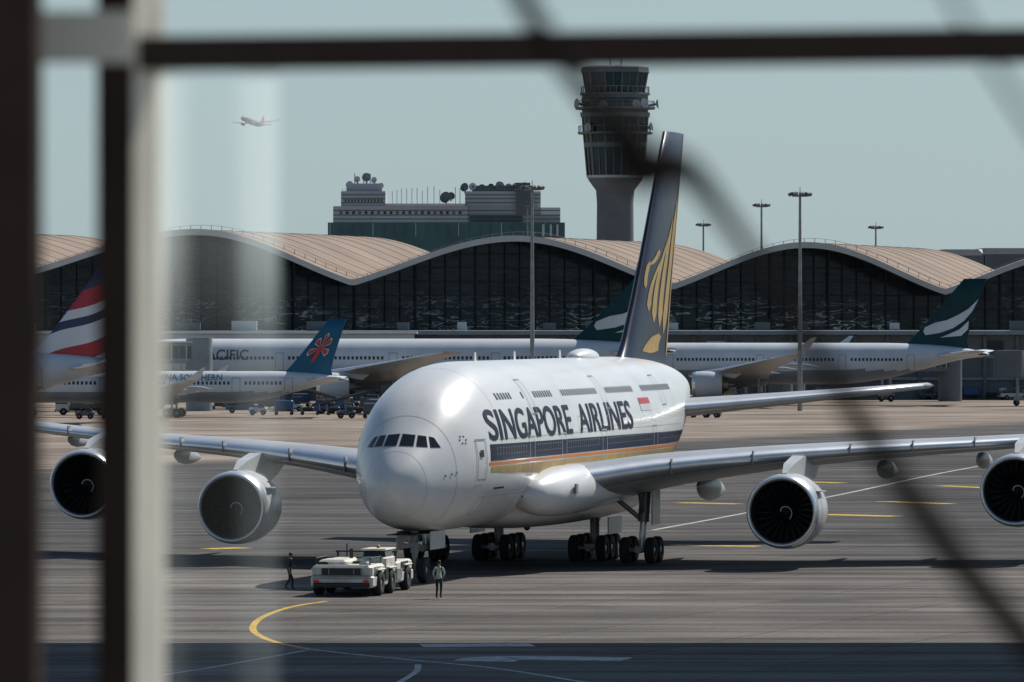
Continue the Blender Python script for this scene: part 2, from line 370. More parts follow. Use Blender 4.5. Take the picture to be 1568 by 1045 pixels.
for side in(-1,1):
    FU.decal(d,7.3,58.5,5.98,lambda x:6.84-.004*x,'navy',side,.012)
    FU.decal(d,7.1,60,5.77,5.92,'orange',side,.012)
    FU.decal(d,7.4,60,lambda x:max(4.9,5.45-.03*(x-7)),5.70,'gold',side,.012)
    x=8.2
    while x<57:
        if not any(abs(x-a)<1.0 for a in(15.5,23,33,46.5)):
            FU.decal(d,x,x+.27,6.28,6.64,'winrim',side,.022); FU.decal(d,x+.04,x+.23,6.32,6.60,'cabwin',side,.032)
        x+=.53
    x=10.5
    while x<54:
        if not any(abs(x-a)<1.1 for a in(14.6,17.2,24,35,44.5)):
            FU.decal(d,x,x+.25,8.98,9.30,'cabwin',side,.02)
        x+=.55
    for (a,z0,z1,k) in((5.6,5.05,7.1,'rim'),(15.0,5.05,7.1,'rim2'),(22.5,5.05,7.1,'rim2'),(32.5,5.3,7.1,'rim2'),(46,5.05,7.1,'rim2'),(16.7,8.15,9.95,'rim'),(34.5,8.15,9.95,'rim'),(50,8.15,9.85,'rim')):
        FU.outline(d,a,a+1.15,z0,z1,k,side,.06,.034)
    FU.outline(d,6.6,7.6,3.3,4.2,'rim2',side,.04)
    FU.outline(d,12,14.5,3.0,4.4,'rim2',side,.04)
    FU.outline(d,27,29,7.2,7.9,'rim2',side,.03)
    FU.decal(d,8,56,7.02,7.05,'rim2',side,.010); FU.decal(d,8,56,4.2,4.23,'rim2',side,.010)
    for a in (2.6,3.1,3.5): FU.decal(d,a,a+.16,4.9+.15*a,5.02+.15*a,'rim',side,.02)
FU.decal(d,5.95,6.35,6.2,6.55,'cabwin',-1,.04)
FU.decal(d,43.6,46.4,8.28,8.62,'red',-1,.02); FU.decal(d,43.6,46.4,7.92,8.28,'whitefar',-1,.02)
FU.decal(d,8.5,10.5,4.55,4.64,'text',-1,.02)
for i in range(6):
    a=2*math.pi*i/6; FU.decal(d,4.55+.24*math.cos(a),4.65+.24*math.cos(a),7.05+.19*math.sin(a),7.12+.19*math.sin(a),'text',-1,.02)
d.obj('livery_windows_doors',A,False)
FU.text('SINGAPORE  AIRLINES',7.4,40.8,6.98,1.55,'text','airline_lettering',A,bold=.016)
g=G(); g.sph((44,0,10.85),1,'white',(2.6,.75,.5),20,10)
for x in(18,27,38): g.box((x,0,11.05),(.5,.06,.5),'white',taper=.6)
for y in(-.5,.5):
    g.cyl((3.2,y*3.6,5.6),(2.7,y*3.9,5.55),.03,'metal',n=6)
g.box((8.5,0,2.3),(.5,.06,.4),'white'); g.sph((30,0,1.9),.18,'red')
g.obj('antennas',A)
ws=[(0,17.5,3.9,20.5,.125,3.2),(3.5,20.6,4.15,18.2,.12,3.2),(8,24.6,4.95,15.0,.115,2.8),(14.8,29.6,5.7,11.2,.105,2.2),(25.7,37.4,6.4,7.4,.10,1),(38,46.4,7.4,3.9,.10,0),(39.8,48.6,7.55,2.0,.1,0)]
g=G()
for sd in(-1,1):
    wing(g,ws,'wing',sd)
    g.poly([(47.6,sd*39.8,7.6),(50.9,sd*39.8,7.5),(51.6,sd*39.9,8.8),(50.4,sd*39.9,8.8),(50.9,sd*39.9,6.3),(50.2,sd*39.9,6.3)],[(0,1,2,3),(0,5,4,1)],'white')
    for (y,xc,zc,L,r) in((8.4,39.2,3.9,7.5,.62),(17.6,42.0,4.85,6.5,.48),(22.6,44.0,5.3,5.5,.42),(30,47.2,6.05,4.4,.34)):
        g.rev((xc-L*.62,sd*y,zc+.1),(1,0,-.05),[(0,.01),(L*.06,r*.45),(L*.2,r*.85),(L*.4,r),(L*.65,r*.8),(L*.85,r*.42),(L,.02)],'wing',20,sc=(.75,1.15))
    fxl=mono([a[0] for a in ws],[a[1] for a in ws]); fzl=mono([a[0] for a in ws],[a[2] for a in ws]); fcl=mono([a[0] for a in ws],[a[3] for a in ws])
    for y in (8.8,12.6,17.2,20.2,23.2,28.4,31.6,34.8):
        g.box((fxl(y)+fcl(y)*.03,sd*y,fzl(y)+.12+.01*fcl(y)),(fcl(y)*.07,.06,.04*fcl(y)+.2),'rim',bev=.01)
g.obj('wings',A)
BF=Fus([(16,3.9,2.9,.2),(17.5,4.6,2.45,2.6),(20,5.0,2.22,4.0),(23,5.15,2.1,4.5),(30,5.2,2.05,4.6),(37,5.1,2.1,4.5),(42,4.8,2.3,4.0),(46,4.2,2.6,2.8),(48,3.6,3.0,.3)],2.5,.45)
g=G(); 
vs=[];fs=[];R=40;xs=[16+32*i/40 for i in range(41)]
for x in xs:
    c=BF.zc(x)
    for i in range(R):
        t=2*math.pi*i/R;co,si=math.cos(t),math.sin(t);h=(BF.zt(x)-c) if si>0 else (c-BF.zb(x))
        vs.append((x,BF.w(x)*math.copysign(abs(co)**.8,co),c+h*math.copysign(abs(si)**.8,si)))
for j in range(40):
    for i in range(R): fs.append((j*R+i,j*R+(i+1)%R,(j+1)*R+(i+1)%R,(j+1)*R+i))
g.poly(vs,fs,'white',True)
for sd in(-1,1):
    g.rev((15.8,sd*3.0,3.98),(1,sd*.15,.03),[(0,.05),(.35,.62),(1.0,.98),(2.4,1.28),(4.5,1.42),(7,1.42),(11,1.25),(15,1.0),(20,.3)],'white',32,sc=(1.05,.90))
    g.box((19.3,sd*5.05,4.3),(.5,.1,.5),'rim',bev=.02)
g.obj('belly_fairing',A)
fs_=[(9.4,50.2,0,17.6,.085,0),(10.8,53.6,0,13.4,.09,0),(12,55.3,0,12.0,.09,0),(24.05,66.4,0,5.8,.085,0)]
finx=mono([a[0] for a in fs_],[a[1] for a in fs_]); finc=mono([a[0] for a in fs_],[a[3] for a in fs_])
g=G(); wing(g,fs_,'navyfin',1,True,kl='navyfin',sub=6)
def finstrip(pts,k='gold',off=.03):
    for sd in(-1,1):
        vs=[];n=len(pts)
        sub=3
        for (v,u0,u1) in pts:
            z=10.8+13.25*v
            for j in range(sub+1):
                u=min(1,max(0.001,u0+(u1-u0)*j/sub)); c=finc(z)
                vs.append((finx(z)+u*c,sd*(prof(u,.088)*c+off),z))
        g.poly(vs,[(i*(sub+1)+j,i*(sub+1)+j+1,(i+1)*(sub+1)+j+1,(i+1)*(sub+1)+j) for i in range(n-1) for j in range(sub)],k,True)
def feather(v0,v1,c0,c1,bow,h0,h1,n=18):
    P=[]
    for i in range(n+1):
        t=i/n; c=c0+(c1-c0)*t-bow*math.sin(math.pi*t); h=(h0+(h1-h0)*t)*min(1,8*t+.15)*min(1,6*(1-t)+.02)
        P.append((v0+(v1-v0)*t,c-h,c+h))
    finstrip(P)
feather(.10,.70,.80,.88,.02,.09,.07)
feather(.13,.62,.62,.74,.10,.085,.05)
feather(.15,.53,.42,.60,.13,.07,.04)
feather(.20,.44,.24,.44,.10,.05,.03)
feather(.40,.47,.12,.30,-.04,.05,.05)
feather(.30,.42,.10,.10,.02,.025,.03)
feather(.015,.10,.45,.62,.05,.22,.14)
finstrip([(.0,.955,.995),(.3,.955,.995),(.7,.955,.995),(1,.955,.995)],'gold')  # sunlit trailing edge, painted on as a gold strip
g.obj('tail_fin',A)
g=G()
hs=[(0,57.2,7.55,12.5,.1,0),(1.8,58.4,7.7,11.2,.1,0),(15.2,68.2,9.0,4.0,.09,0)]
for sd in(-1,1): wing(g,hs,'wing',sd)
g.obj('tailplane',A)
g=G()
for sd in(-1,1):
    for (y,x,z) in((14.8,24.3,3.0),(25.7,33.0,3.92)):
        nacelle(g,(x,sd*y,z),1.97,5.4)
        zt=z+1.75; vs=[]
        for (px,pz0,pz1,w) in((x+1.0,zt-.05,zt+.25,.12),(x+2.4,zt-.3,zt+.7,.3),(x+5.0,zt-.9,zt+1.05,.34),(x+8.5,zt-.2,zt+.8,.28),(x+11,zt+.4,zt+.8,.08)):
            vs+= [(px,sd*y-w,pz0),(px,sd*y+w,pz0),(px,sd*y+w,pz1),(px,sd*y-w,pz1)]
        g.poly(vs,[(4*j+i,4*j+(i+1)%4,4*j+4+(i+1)%4,4*j+4+i) for j in range(4) for i in range(4)]+[(0,1,2,3),(16,17,18,19)],'cowl')
        g.box((x+1.6,sd*y-1.75,z+1.05),(1.2,.5,.05),'cowl',0)
        for xx in(1.2,2.9): g.rev((x+xx,sd*y,z),(1,0,0),[(0,1.975),(.05,1.978)],'rim',40)
g.obj('engines',A)
g=G()
for sy in(-.42,.42): wheel(g,(5.2,sy,.64),.64,.42)
g.cyl((5.2,-.5,.64),(5.2,.5,.64),.1,'strut'); g.cyl((5.2,0,.6),(5.1,0,3.0),.15,'strut'); g.cyl((5.15,0,1.5),(5.1,0,3.0),.21,'strut')
g.cyl((5.15,0,1.6),(7.3,0,3.0),.08,'strut'); g.box((5.0,0,1.9),(.3,.6,.25),'strut')
for sy in(-.35,.35): g.sph((4.85,sy,2.0),.13,'lead',n=10,m=6)
for sy in(-.85,.85): g.box((6.4,sy,2.1),(3.0,.05,.9),'cowl')
g.box((5.0,0,2.46),(5.4,1.5,.04),'blk')
for sd in(-1,1):
    y=5.9*sd; x=31.6
    for bx in(-.85,.85):
        for sy in(-.68,.68): wheel(g,(x+bx,y+sy,.7),.7,.5)
        g.cyl((x+bx,y-.7,.7),(x+bx,y+.7,.7),.12,'strut')
    g.cyl((x-1,y,.72),(x+1,y,.72),.2,'strut'); g.cyl((x,y,.7),(x,y+sd*.15,2.6),.19,'lead'); g.cyl((x,y+sd*.1,2.2),(x,y+sd*.3,4.9),.3,'strut')
    g.cyl((x,y,2.3),(x-.3,y-sd*2.4,4.3),.13,'strut'); g.cyl((x,y+.1*sd,2.5),(x-2.0,y+.2*sd,4.6),.12,'strut')
    g.cyl((x+.35,y,1.2),(x+.35,y,2.6),.06,'strut'); g.box((x+.1,y+sd*.75,3.4),(2.0,.08,2.7),'cowl')
    y=2.65*sd; x=34.8
    for bx in(-1.6,0,1.6):
        for sy in(-.76,.76): wheel(g,(x+bx,y+sy,.7),.7,.5)
        g.cyl((x+bx,y-.7,.7),(x+bx,y+.7,.7),.12,'strut')
    g.cyl((x-1.7,y,.72),(x+1.7,y,.72),.2,'strut'); g.cyl((x,y,.7),(x,y,2.6),.26,'strut'); g.cyl((x,y,1.6),(x+1.8,y,2.6),.1,'strut')
    g.box((x-.2,y+sd*1.15,1.9),(3.4,.07,.9),'cowl'); 
g.obj('landing_gear',A)
# ================================================================= GENERIC AIRLINERS
def airliner(loc,rot,L=60,dia=6,zc=5.4,span=60,finh=18.5,scale=1,finmat='green',wt='whitefar',belly='belly',eng=1.7,pitch=0,roll=0,gear=True,finpaint=None,texts=(),wlet=True,enginemat='whitefar',windows=True):
    E=empty('passenger_airplane',loc,(roll,pitch,rot),scale)
    r=dia/2; zt=zc+r; zb=zc-r; N=dia*1.6
    st=[(0,zc-.25*r,zc-.38*r,.02),(.02*N,zc-.08*r,zc-.56*r,.2*r),(.1*N,zc+.18*r,zc-.76*r,.45*r),(.25*N,zc+.5*r,zc-.9*r,.68*r),(.45*N,zc+.82*r,zc-.97*r,.87*r),(.7*N,zc+.96*r,zb,.97*r),(N,zt,zb,r),(L*.4,zt,zb,r),(L*.66,zt,zb,r),(L*.76,zt,zc-.78*r,.96*r),(L*.86,zt-.06*r,zc-.25*r,.74*r),(L*.94,zt-.22*r,zc+.2*r,.42*r),(L,zt-.5*r,zc+.4*r,.08*r)]
    fu=Fus(st,2.0,.5)
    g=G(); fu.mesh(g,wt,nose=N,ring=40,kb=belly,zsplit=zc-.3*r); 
    if windows:
        x=L*.1
        while x<L*.84:
            if not any(abs(x-L*q)<1 for q in(.12,.3,.5,.68,.83)): fu.decal(g,x,x+.3,zc+.1*r+.1,zc+.1*r+.52,'cabwin',-1,.02); 
            x+=.55
        for q in(.12,.3,.5,.68,.83): fu.outline(g,L*q-.5,L*q+.6,zc-.35*r,zc+.1*r+1.0,'rim',-1,.07,.02)
        fu.decal(g,.26*N,.5*N,zc+.28*r,zc+.50*r,'winglass',-1,.03); fu.decal(g,.26*N,.5*N,zc+.28*r,zc+.50*r,'winglass',1,.03)
        fu.decal(g,L*.975,L*.995,zc+.42*r,zc+.5*r,'blk',-1,.02)
    g.obj('fuselage',E,False)
    g=G(); h=span/2; sw=.55
    W_=[(0,L*.32,zb+.35*r,L*.2,.12,2),(r,L*.345,zb+.4*r,L*.175,.12,2),(h*.35,L*.345+h*.3*sw,zb+.7*r,L*.115,.11,1.5),(h*.97,L*.345+h*1.0*sw,zb+1.5*r,L*.035,.1,0)]
    for sd in(-1,1):
        wing(g,W_,'wing',sd)
        if wlet:
            x0=L*.345+h*sw; z0=zb+1.5*r
            g.poly([(x0,sd*h*.97,z0),(x0+L*.035,sd*h*.97,z0),(x0+L*.06,sd*h,z0+1.6*r/2),(x0+L*.05,sd*h,z0+1.6*r/2)],[(0,1,2,3)],wt)
        for q in(.22,.42,.62):
            g.rev((L*.345+h*q*sw+L*.07,sd*h*q,zb+.42*r+q*r*.9),(1,0,-.04),[(0,.02),(L*.02,.3),(L*.05,.32),(L*.08,.02)],'wing',12)
        nacelle(g,(L*.345+h*.32*sw-eng*2.2,sd*h*.325,zb+.02*r),eng,eng*2.7,enginemat,False,24)
        ex=L*.345+h*.32*sw
        g.poly([(ex-eng*1.2,sd*h*.325,zb+eng*.9),(ex+eng,sd*h*.325,zb+eng*.5),(ex+eng*2,sd*h*.325,zb+.75*r),(ex+eng*.2,sd*h*.325,zb+.85*r)],[(0,1,2,3)],wt)
    HS=[(0,L*.865,zc+.35*r,L*.1,.1,0),(h*.34,L*.865+h*.22,zc+.62*r,L*.035,.1,0)]
    for sd in(-1,1): wing(g,HS,wt,sd)
    g.rev((L*.3,0,zb+.55*r),(1,0,0),[(0,.1),(L*.04,.8*r),(L*.1,.95*r),(L*.2,.9*r),(L*.28,.1)],belly,24,sc=(1.05,.75))
    g.obj('wings_engines',E)
    g=G(); z0=zt-.3*r
    FS=[(z0,L*.805,0,L*.15,.09,0),(z0+.5*r,L*.83,0,L*.122,.09,0),(finh,L*.945,0,L*.05,.08,0)]
    wing(g,FS,finmat,1,True,kl=finmat)
    fxx=mono([a[0] for a in FS],[a[1] for a in FS]); fcc=mono([a[0] for a in FS],[a[3] for a in FS])
    if finpaint:
        for q,(k,pts) in enumerate(finpaint):
            for sd in(-1,1):
                vs=[]
                for (v,u) in pts:
                    z=z0+.5*r+(finh-z0-.5*r)*v; c=fcc(z); vs.append((fxx(z)+u*c,sd*(.045*c*1.1+.12+.006*q),z))
                g.poly(vs,[tuple(range(len(vs)))],k)
    g.obj('tail_fin',E)
    if gear:
        g=G()
        for x,y in((L*.09,0),(L*.5,-dia*.8),(L*.5,dia*.8)):
            for a in(-.35,.35):
                for b in((0,) if y==0 else (-.65,.65)): wheel(g,(x+b,y+a,.6),.6,.4,n=14)
            g.cyl((x,y,.6),(x,y,zb+.5*r),.14,'strut',n=8)
        g.obj('landing_gear',E)
    for (body,x0,x1,zr,hh,k) in texts: fu.text(body,x0,x1,zc+zr,hh,k,'airline_lettering',E,off=.03,bold=.01)
    return E
brush=[('whitefar',[(.06,.20),(.10,.45),(.18,.66),(.30,.82),(.46,.93),(.66,.97),(.50,.80),(.40,.62),(.31,.42),(.27,.20),(.19,.06),(.12,.10)]),('whitefar',[(.02,.50),(.07,.62),(.16,.80),(.30,.93),(.16,.97),(.05,.88)])]
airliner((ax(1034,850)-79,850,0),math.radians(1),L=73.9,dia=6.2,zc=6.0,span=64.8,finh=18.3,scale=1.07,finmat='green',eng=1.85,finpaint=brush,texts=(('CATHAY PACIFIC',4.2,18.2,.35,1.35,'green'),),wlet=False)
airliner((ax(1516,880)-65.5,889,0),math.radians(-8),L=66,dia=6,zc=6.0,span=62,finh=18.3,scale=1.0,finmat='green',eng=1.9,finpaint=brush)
flower=[]
cx,cy=.47,.40
def P(r,t): return (cy+r*math.sin(t)*.95,cx+r*math.cos(t)*1.0)
for i in range(5):
    a=math.radians(-20+55*i)
    flower.append(('whitefar',[P(.05,a-.3),P(.29,a-.30),P(.335,a),P(.29,a+.30),P(.05,a+.3)]))
for i in range(5):
    a=math.radians(-20+55*i)
    flower.append(('red',[P(.06,a-.22),P(.27,a-.23),P(.305,a),P(.27,a+.23),P(.06,a+.22)]))
flower.append(('red',[(.12,.42),(.40,.40),(.44,.47),(.40,.54),(.12,.52)]))
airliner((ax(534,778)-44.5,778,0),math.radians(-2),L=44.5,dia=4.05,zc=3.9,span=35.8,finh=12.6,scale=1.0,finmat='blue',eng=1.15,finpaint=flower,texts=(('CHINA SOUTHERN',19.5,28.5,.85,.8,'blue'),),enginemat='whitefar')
ba=bandmat('striped_fin',[(0,(.62,.63,.65)),(.10,(.38,.02,.03)),(.27,(.6,.61,.63)),(.47,(.02,.03,.08)),(.56,(.6,.61,.63)),(.66,(.36,.02,.03)),(.84,(.02,.03,.08))],sx=.45,amp=.45,lo=-20,hi=-9.5)
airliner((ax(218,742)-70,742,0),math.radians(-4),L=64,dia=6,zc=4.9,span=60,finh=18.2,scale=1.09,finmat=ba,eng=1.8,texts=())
airliner((ax(370,4400),4400,az(178,4400)-5),math.radians(68),L=40,dia=4.2,zc=4,span=36,finh=11.8,scale=1.0,finmat='red',wt='panel2',belly='panel2',eng=1.2,pitch=math.radians(8),roll=math.radians(-2),gear=False,windows=False,enginemat='panel2')
# ================================================================= TOW TRACTOR
T=empty('aircraft_tow_tractor',(ax(523,285.5),285.5,0),(0,0,math.radians(90-11)))
g=G()
g.box((4.6,0,.70),(9.2,3.0,.55),'cream',bev=.08)
g.box((1.5,0,1.20),(2.9,2.9,.56),'cream',bev=.12)
g.box((1.6,.55,1.58),(2.3,1.5,.26),'cream',bev=.1,taper=.9)
g.box((4.2,-.85,1.35),(2.2,1.2,.85),'cream',bev=.1)
g.box((4.2,-.85,1.88),(2.0,1.1,.34),'winglass',bev=.05,taper=.92)
g.box((4.2,-.85,2.09),(2.2,1.25,.09),'cream',bev=.03)
g.box((4.0,.9,1.28),(2.6,1.05,.75),'cream',bev=.1)
g.box((7.2,-1.1,1.18),(3.6,.75,.55),'cream',bev=.1); g.box((7.2,1.1,1.18),(3.6,.75,.55),'cream',bev=.1)
g.box((6.6,0,1.0),(2.6,1.4,.3),'blk',bev=.05)
g.box((-.02,0,1.18),(.08,1.9,.32),'blk'); g.box((-.05,0,.55),(.14,2.7,.22),'blk',bev=.04)
M['tail']=mat('tail_lamp_red',(.7,.02,.01),.3)
for y in(-1.2,1.2): g.box((-.14,y,.72),(.06,.26,.14),'tail',bev=.02)
for y in(-.95,-.6,.6,.95): g.box((-.075,y,1.18),(.03,.04,.26),'metal')
for y in(-1.3,1.3):
    g.cyl((.3,y,1.42),(.3,y,1.8),.03,'blk',n=6)
    g.cyl((2.6,y,1.42),(2.6,y,1.8),.03,'blk',n=6); g.cyl((.3,y,1.8),(2.6,y,1.8),.03,'blk',n=6)
g.cyl((3.0,.2,1.4),(3.0,.2,2.15),.09,'blk',n=10); g.cyl((5.2,.9,1.5),(5.2,.9,2.3),.035,'blk',n=8)
g.sph((4.2,-.85,2.2),.10,'yelv',n=8,m=6)
g.box((5.5,0,1.92),(.12,3.0,.08),'blk'); g.box((5.5,-1.4,1.66),(.12,.1,.44),'blk'); g.box((5.5,1.4,1.66),(.12,.1,.44),'blk')
g.box((2.2,-.5,1.54),(1.0,.7,.12),'blk',bev=.03); g.box((.9,-.9,1.53),(.5,.4,.14),'metal',bev=.03); g.box((.7,1.0,1.54),(.5,.5,.16),'blk',bev=.03)
for z in(.86,.98): g.box((-.01,0,z),(.05,2.8,.03),'rim')
g.box((7.2,-1.49,1.25),(1.6,.03,.3),'blk'); g.box((1.2,-1.47,1.22),(1.2,.03,.33),'rim')
for x in(1.5,4.0,7.6):
    for y in(-1.42,1.42):
        wheel(g,(x,y,.6),.6,.42)
        g.box((x,y,1.24),(1.5,.46,.08),'cream',bev=.03)
        g.box((x+.85,y*1.055,.72),(.1,.1,.6),'blk')
g.box((3.0,-1.52,.95),(.6,.06,.5),'blk'); g.box((5.8,-1.52,.85),(1.1,.06,.5),'metal')
g.obj('tractor_body',T)
# ================================================================= PEOPLE
def skin_mesh(joints,edges,sub=2):
    me=bpy.data.meshes.new('sk'); me.from_pydata([j[0] for j in joints],edges,[]); o=bpy.data.objects.new('sk',me); C.objects.link(o)
    m=o.modifiers.new('s','SKIN'); m.use_smooth_shade=True
    for i,j in enumerate(joints):
        sv=me.skin_vertices[0].data[i]; sv.radius=j[1] if isinstance(j[1],tuple) else (j[1],j[1]); sv.use_root=(i==0)
    s=o.modifiers.new('u','SUBSURF'); s.levels=sub; s.render_levels=sub
    bpy.context.view_layer.update()
    out=bpy.data.meshes.new_from_object(o.evaluated_get(bpy.context.evaluated_depsgraph_get())); bpy.data.objects.remove(o)
    return out
def person(loc,rot,shirt,pose):
    E=empty('ground_crew_worker',loc,(0,0,rot))
    p=pose
    J=[((0,0,.96),(.15,.12)),((.0,0,1.12),(.135,.105)),((p.get('lean',0),0,1.32),(.165,.115)),((p.get('lean',0),0,1.43),(.12,.09)),((p.get('lean',0)+.01,0,1.51),.055),((p.get('lean',0)+.02,0,1.58),.062)]
    Ed=[(0,1),(1,2),(2,3),(3,4),(4,5)]; lx=p.get('lean',0)
    hands=[]
    for sd,k in((1,'L'),(-1,'R')):
        el,wr=p['el'+k],p['wr'+k]; b=len(J)
        J+=[((lx,sd*.185,1.42),.062),((el[0],sd*el[1],el[2]),.045),((wr[0],sd*wr[1],wr[2]),.030)]
        Ed+=[(3,b),(b,b+1),(b+1,b+2)]; hands.append((Vector((wr[0],sd*wr[1],wr[2])),(Vector((wr[0],sd*wr[1],wr[2]))-Vector((el[0],sd*el[1],el[2]))).normalized(),sd))
        kn,an=p['kn'+k],p['an'+k]; b=len(J)
        J+=[((0,sd*.10,.88),.092),((kn[0],sd*.11,kn[1]),.062),((an[0],sd*.12,an[1]),.045),((an[0]+.15,sd*.13,max(.04,an[1]-.05)),.04)]
        Ed+=[(0,b),(b,b+1),(b+1,b+2),(b+2,b+3)]
    me=skin_mesh(J,Ed)
    ms=[M[shirt],M['trous'],M['boot'],M['skin'],M['vest']]
    for m in ms: me.materials.append(m)
    for f in me.polygons:
        c=f.center; f.use_smooth=True
        far=abs(c.y)>.17
        if c.z>1.475: i=3
        elif c.z<.14: i=2
        elif far and c.z>.75: i=3 if (c.z<min(w[0].z for w in hands)+.10) else 0
        elif c.z<.93: i=1
        elif 1.13<c.z<1.18 and shirt=='shirt': i=4
        else: i=0
        f.material_index=i
    o=bpy.data.objects.new('body',me); C.objects.link(o); o.parent=E
    g=G(); hx=lx+.03
    g.sph((hx,0,1.655),.1,'skin',(.95,.78,1.18),16,12); g.box((hx+.1,0,1.645),(.035,.025,.04),'skin',taper=.5)
    for s in(-1,1):
        g.sph((hx-.005,s*.08,1.65),.022,'skin',(.6,.5,1.2),8,6); g.sph((hx+.083,s*.032,1.668),.010,'hair',n=6,m=4)
    g.box((hx+.088,0,1.60),(.012,.045,.010),'red')
    g.sph((hx-.012,0,1.69),.104,'hair',(.98,.84,.98),16,10)
    g.obj('head',E)
    for (w,dr,sd) in hands:
        dv=dr; sidev=Vector((1,0,0)) if abs(dv.x)<.8 else Vector((0,0,1)); sidev=(sidev-dv*sidev.dot(dv)).normalized(); inn=Vector((0,-sd,0)); 
        jj=[(tuple(w),.026),(tuple(w+dv*.05),(.036,.018)),(tuple(w+dv*.085),(.038,.016))]
        hm=skin_mesh(jj,[(0,1),(1,2)],1); hm.materials.append(M['skin']); ho=bpy.data.objects.new('palm',hm); C.objects.link(ho); ho.parent=E
        for i,(off,ln) in enumerate(((.030,.062),(.010,.075),(-.010,.070),(-.030,.055))):
            b=w+dv*.08+sidev*off
            fm=skin_mesh([(tuple(b),.009),(tuple(b+dv*ln*.5+inn*.006),.0085),(tuple(b+dv*ln+inn*.028),.007)],[(0,1),(1,2)],1); fm.materials.append(M['skin'])
            fo=bpy.data.objects.new('finger_%d'%(i+1),fm); C.objects.link(fo); fo.parent=E
        b=w+dv*.03+sidev*.03
        fm=skin_mesh([(tuple(b),.011),(tuple(b+dv*.03+sidev*.025),.010),(tuple(b+dv*.06+sidev*.03+inn*.01),.008)],[(0,1),(1,2)],1); fm.materials.append(M['skin'])
        fo=bpy.data.objects.new('thumb',fm); C.objects.link(fo); fo.parent=E
    return E
X,Y=gp(672,917)
person((X,Y,0),math.radians(75),'shirt',dict(lean=.02,elL=(-.04,.27,1.18),wrL=(.10,.25,.98),elR=(.02,.27,1.17),wrR=(.16,.20,1.04),knL=(.10,.49),anL=(.02,.09),knR=(.0,.49),anR=(-.14,.11)))
X,Y=gp(443,903)
person((X,Y,0),math.radians(20),'shirt2',dict(lean=.05,elL=(.10,.26,1.20),wrL=(.30,.24,1.12),elR=(-.12,.27,1.18),wrR=(-.10,.28,.94),knL=(.20,.50),anL=(.18,.09),knR=(-.02,.48),anR=(-.26,.13)))
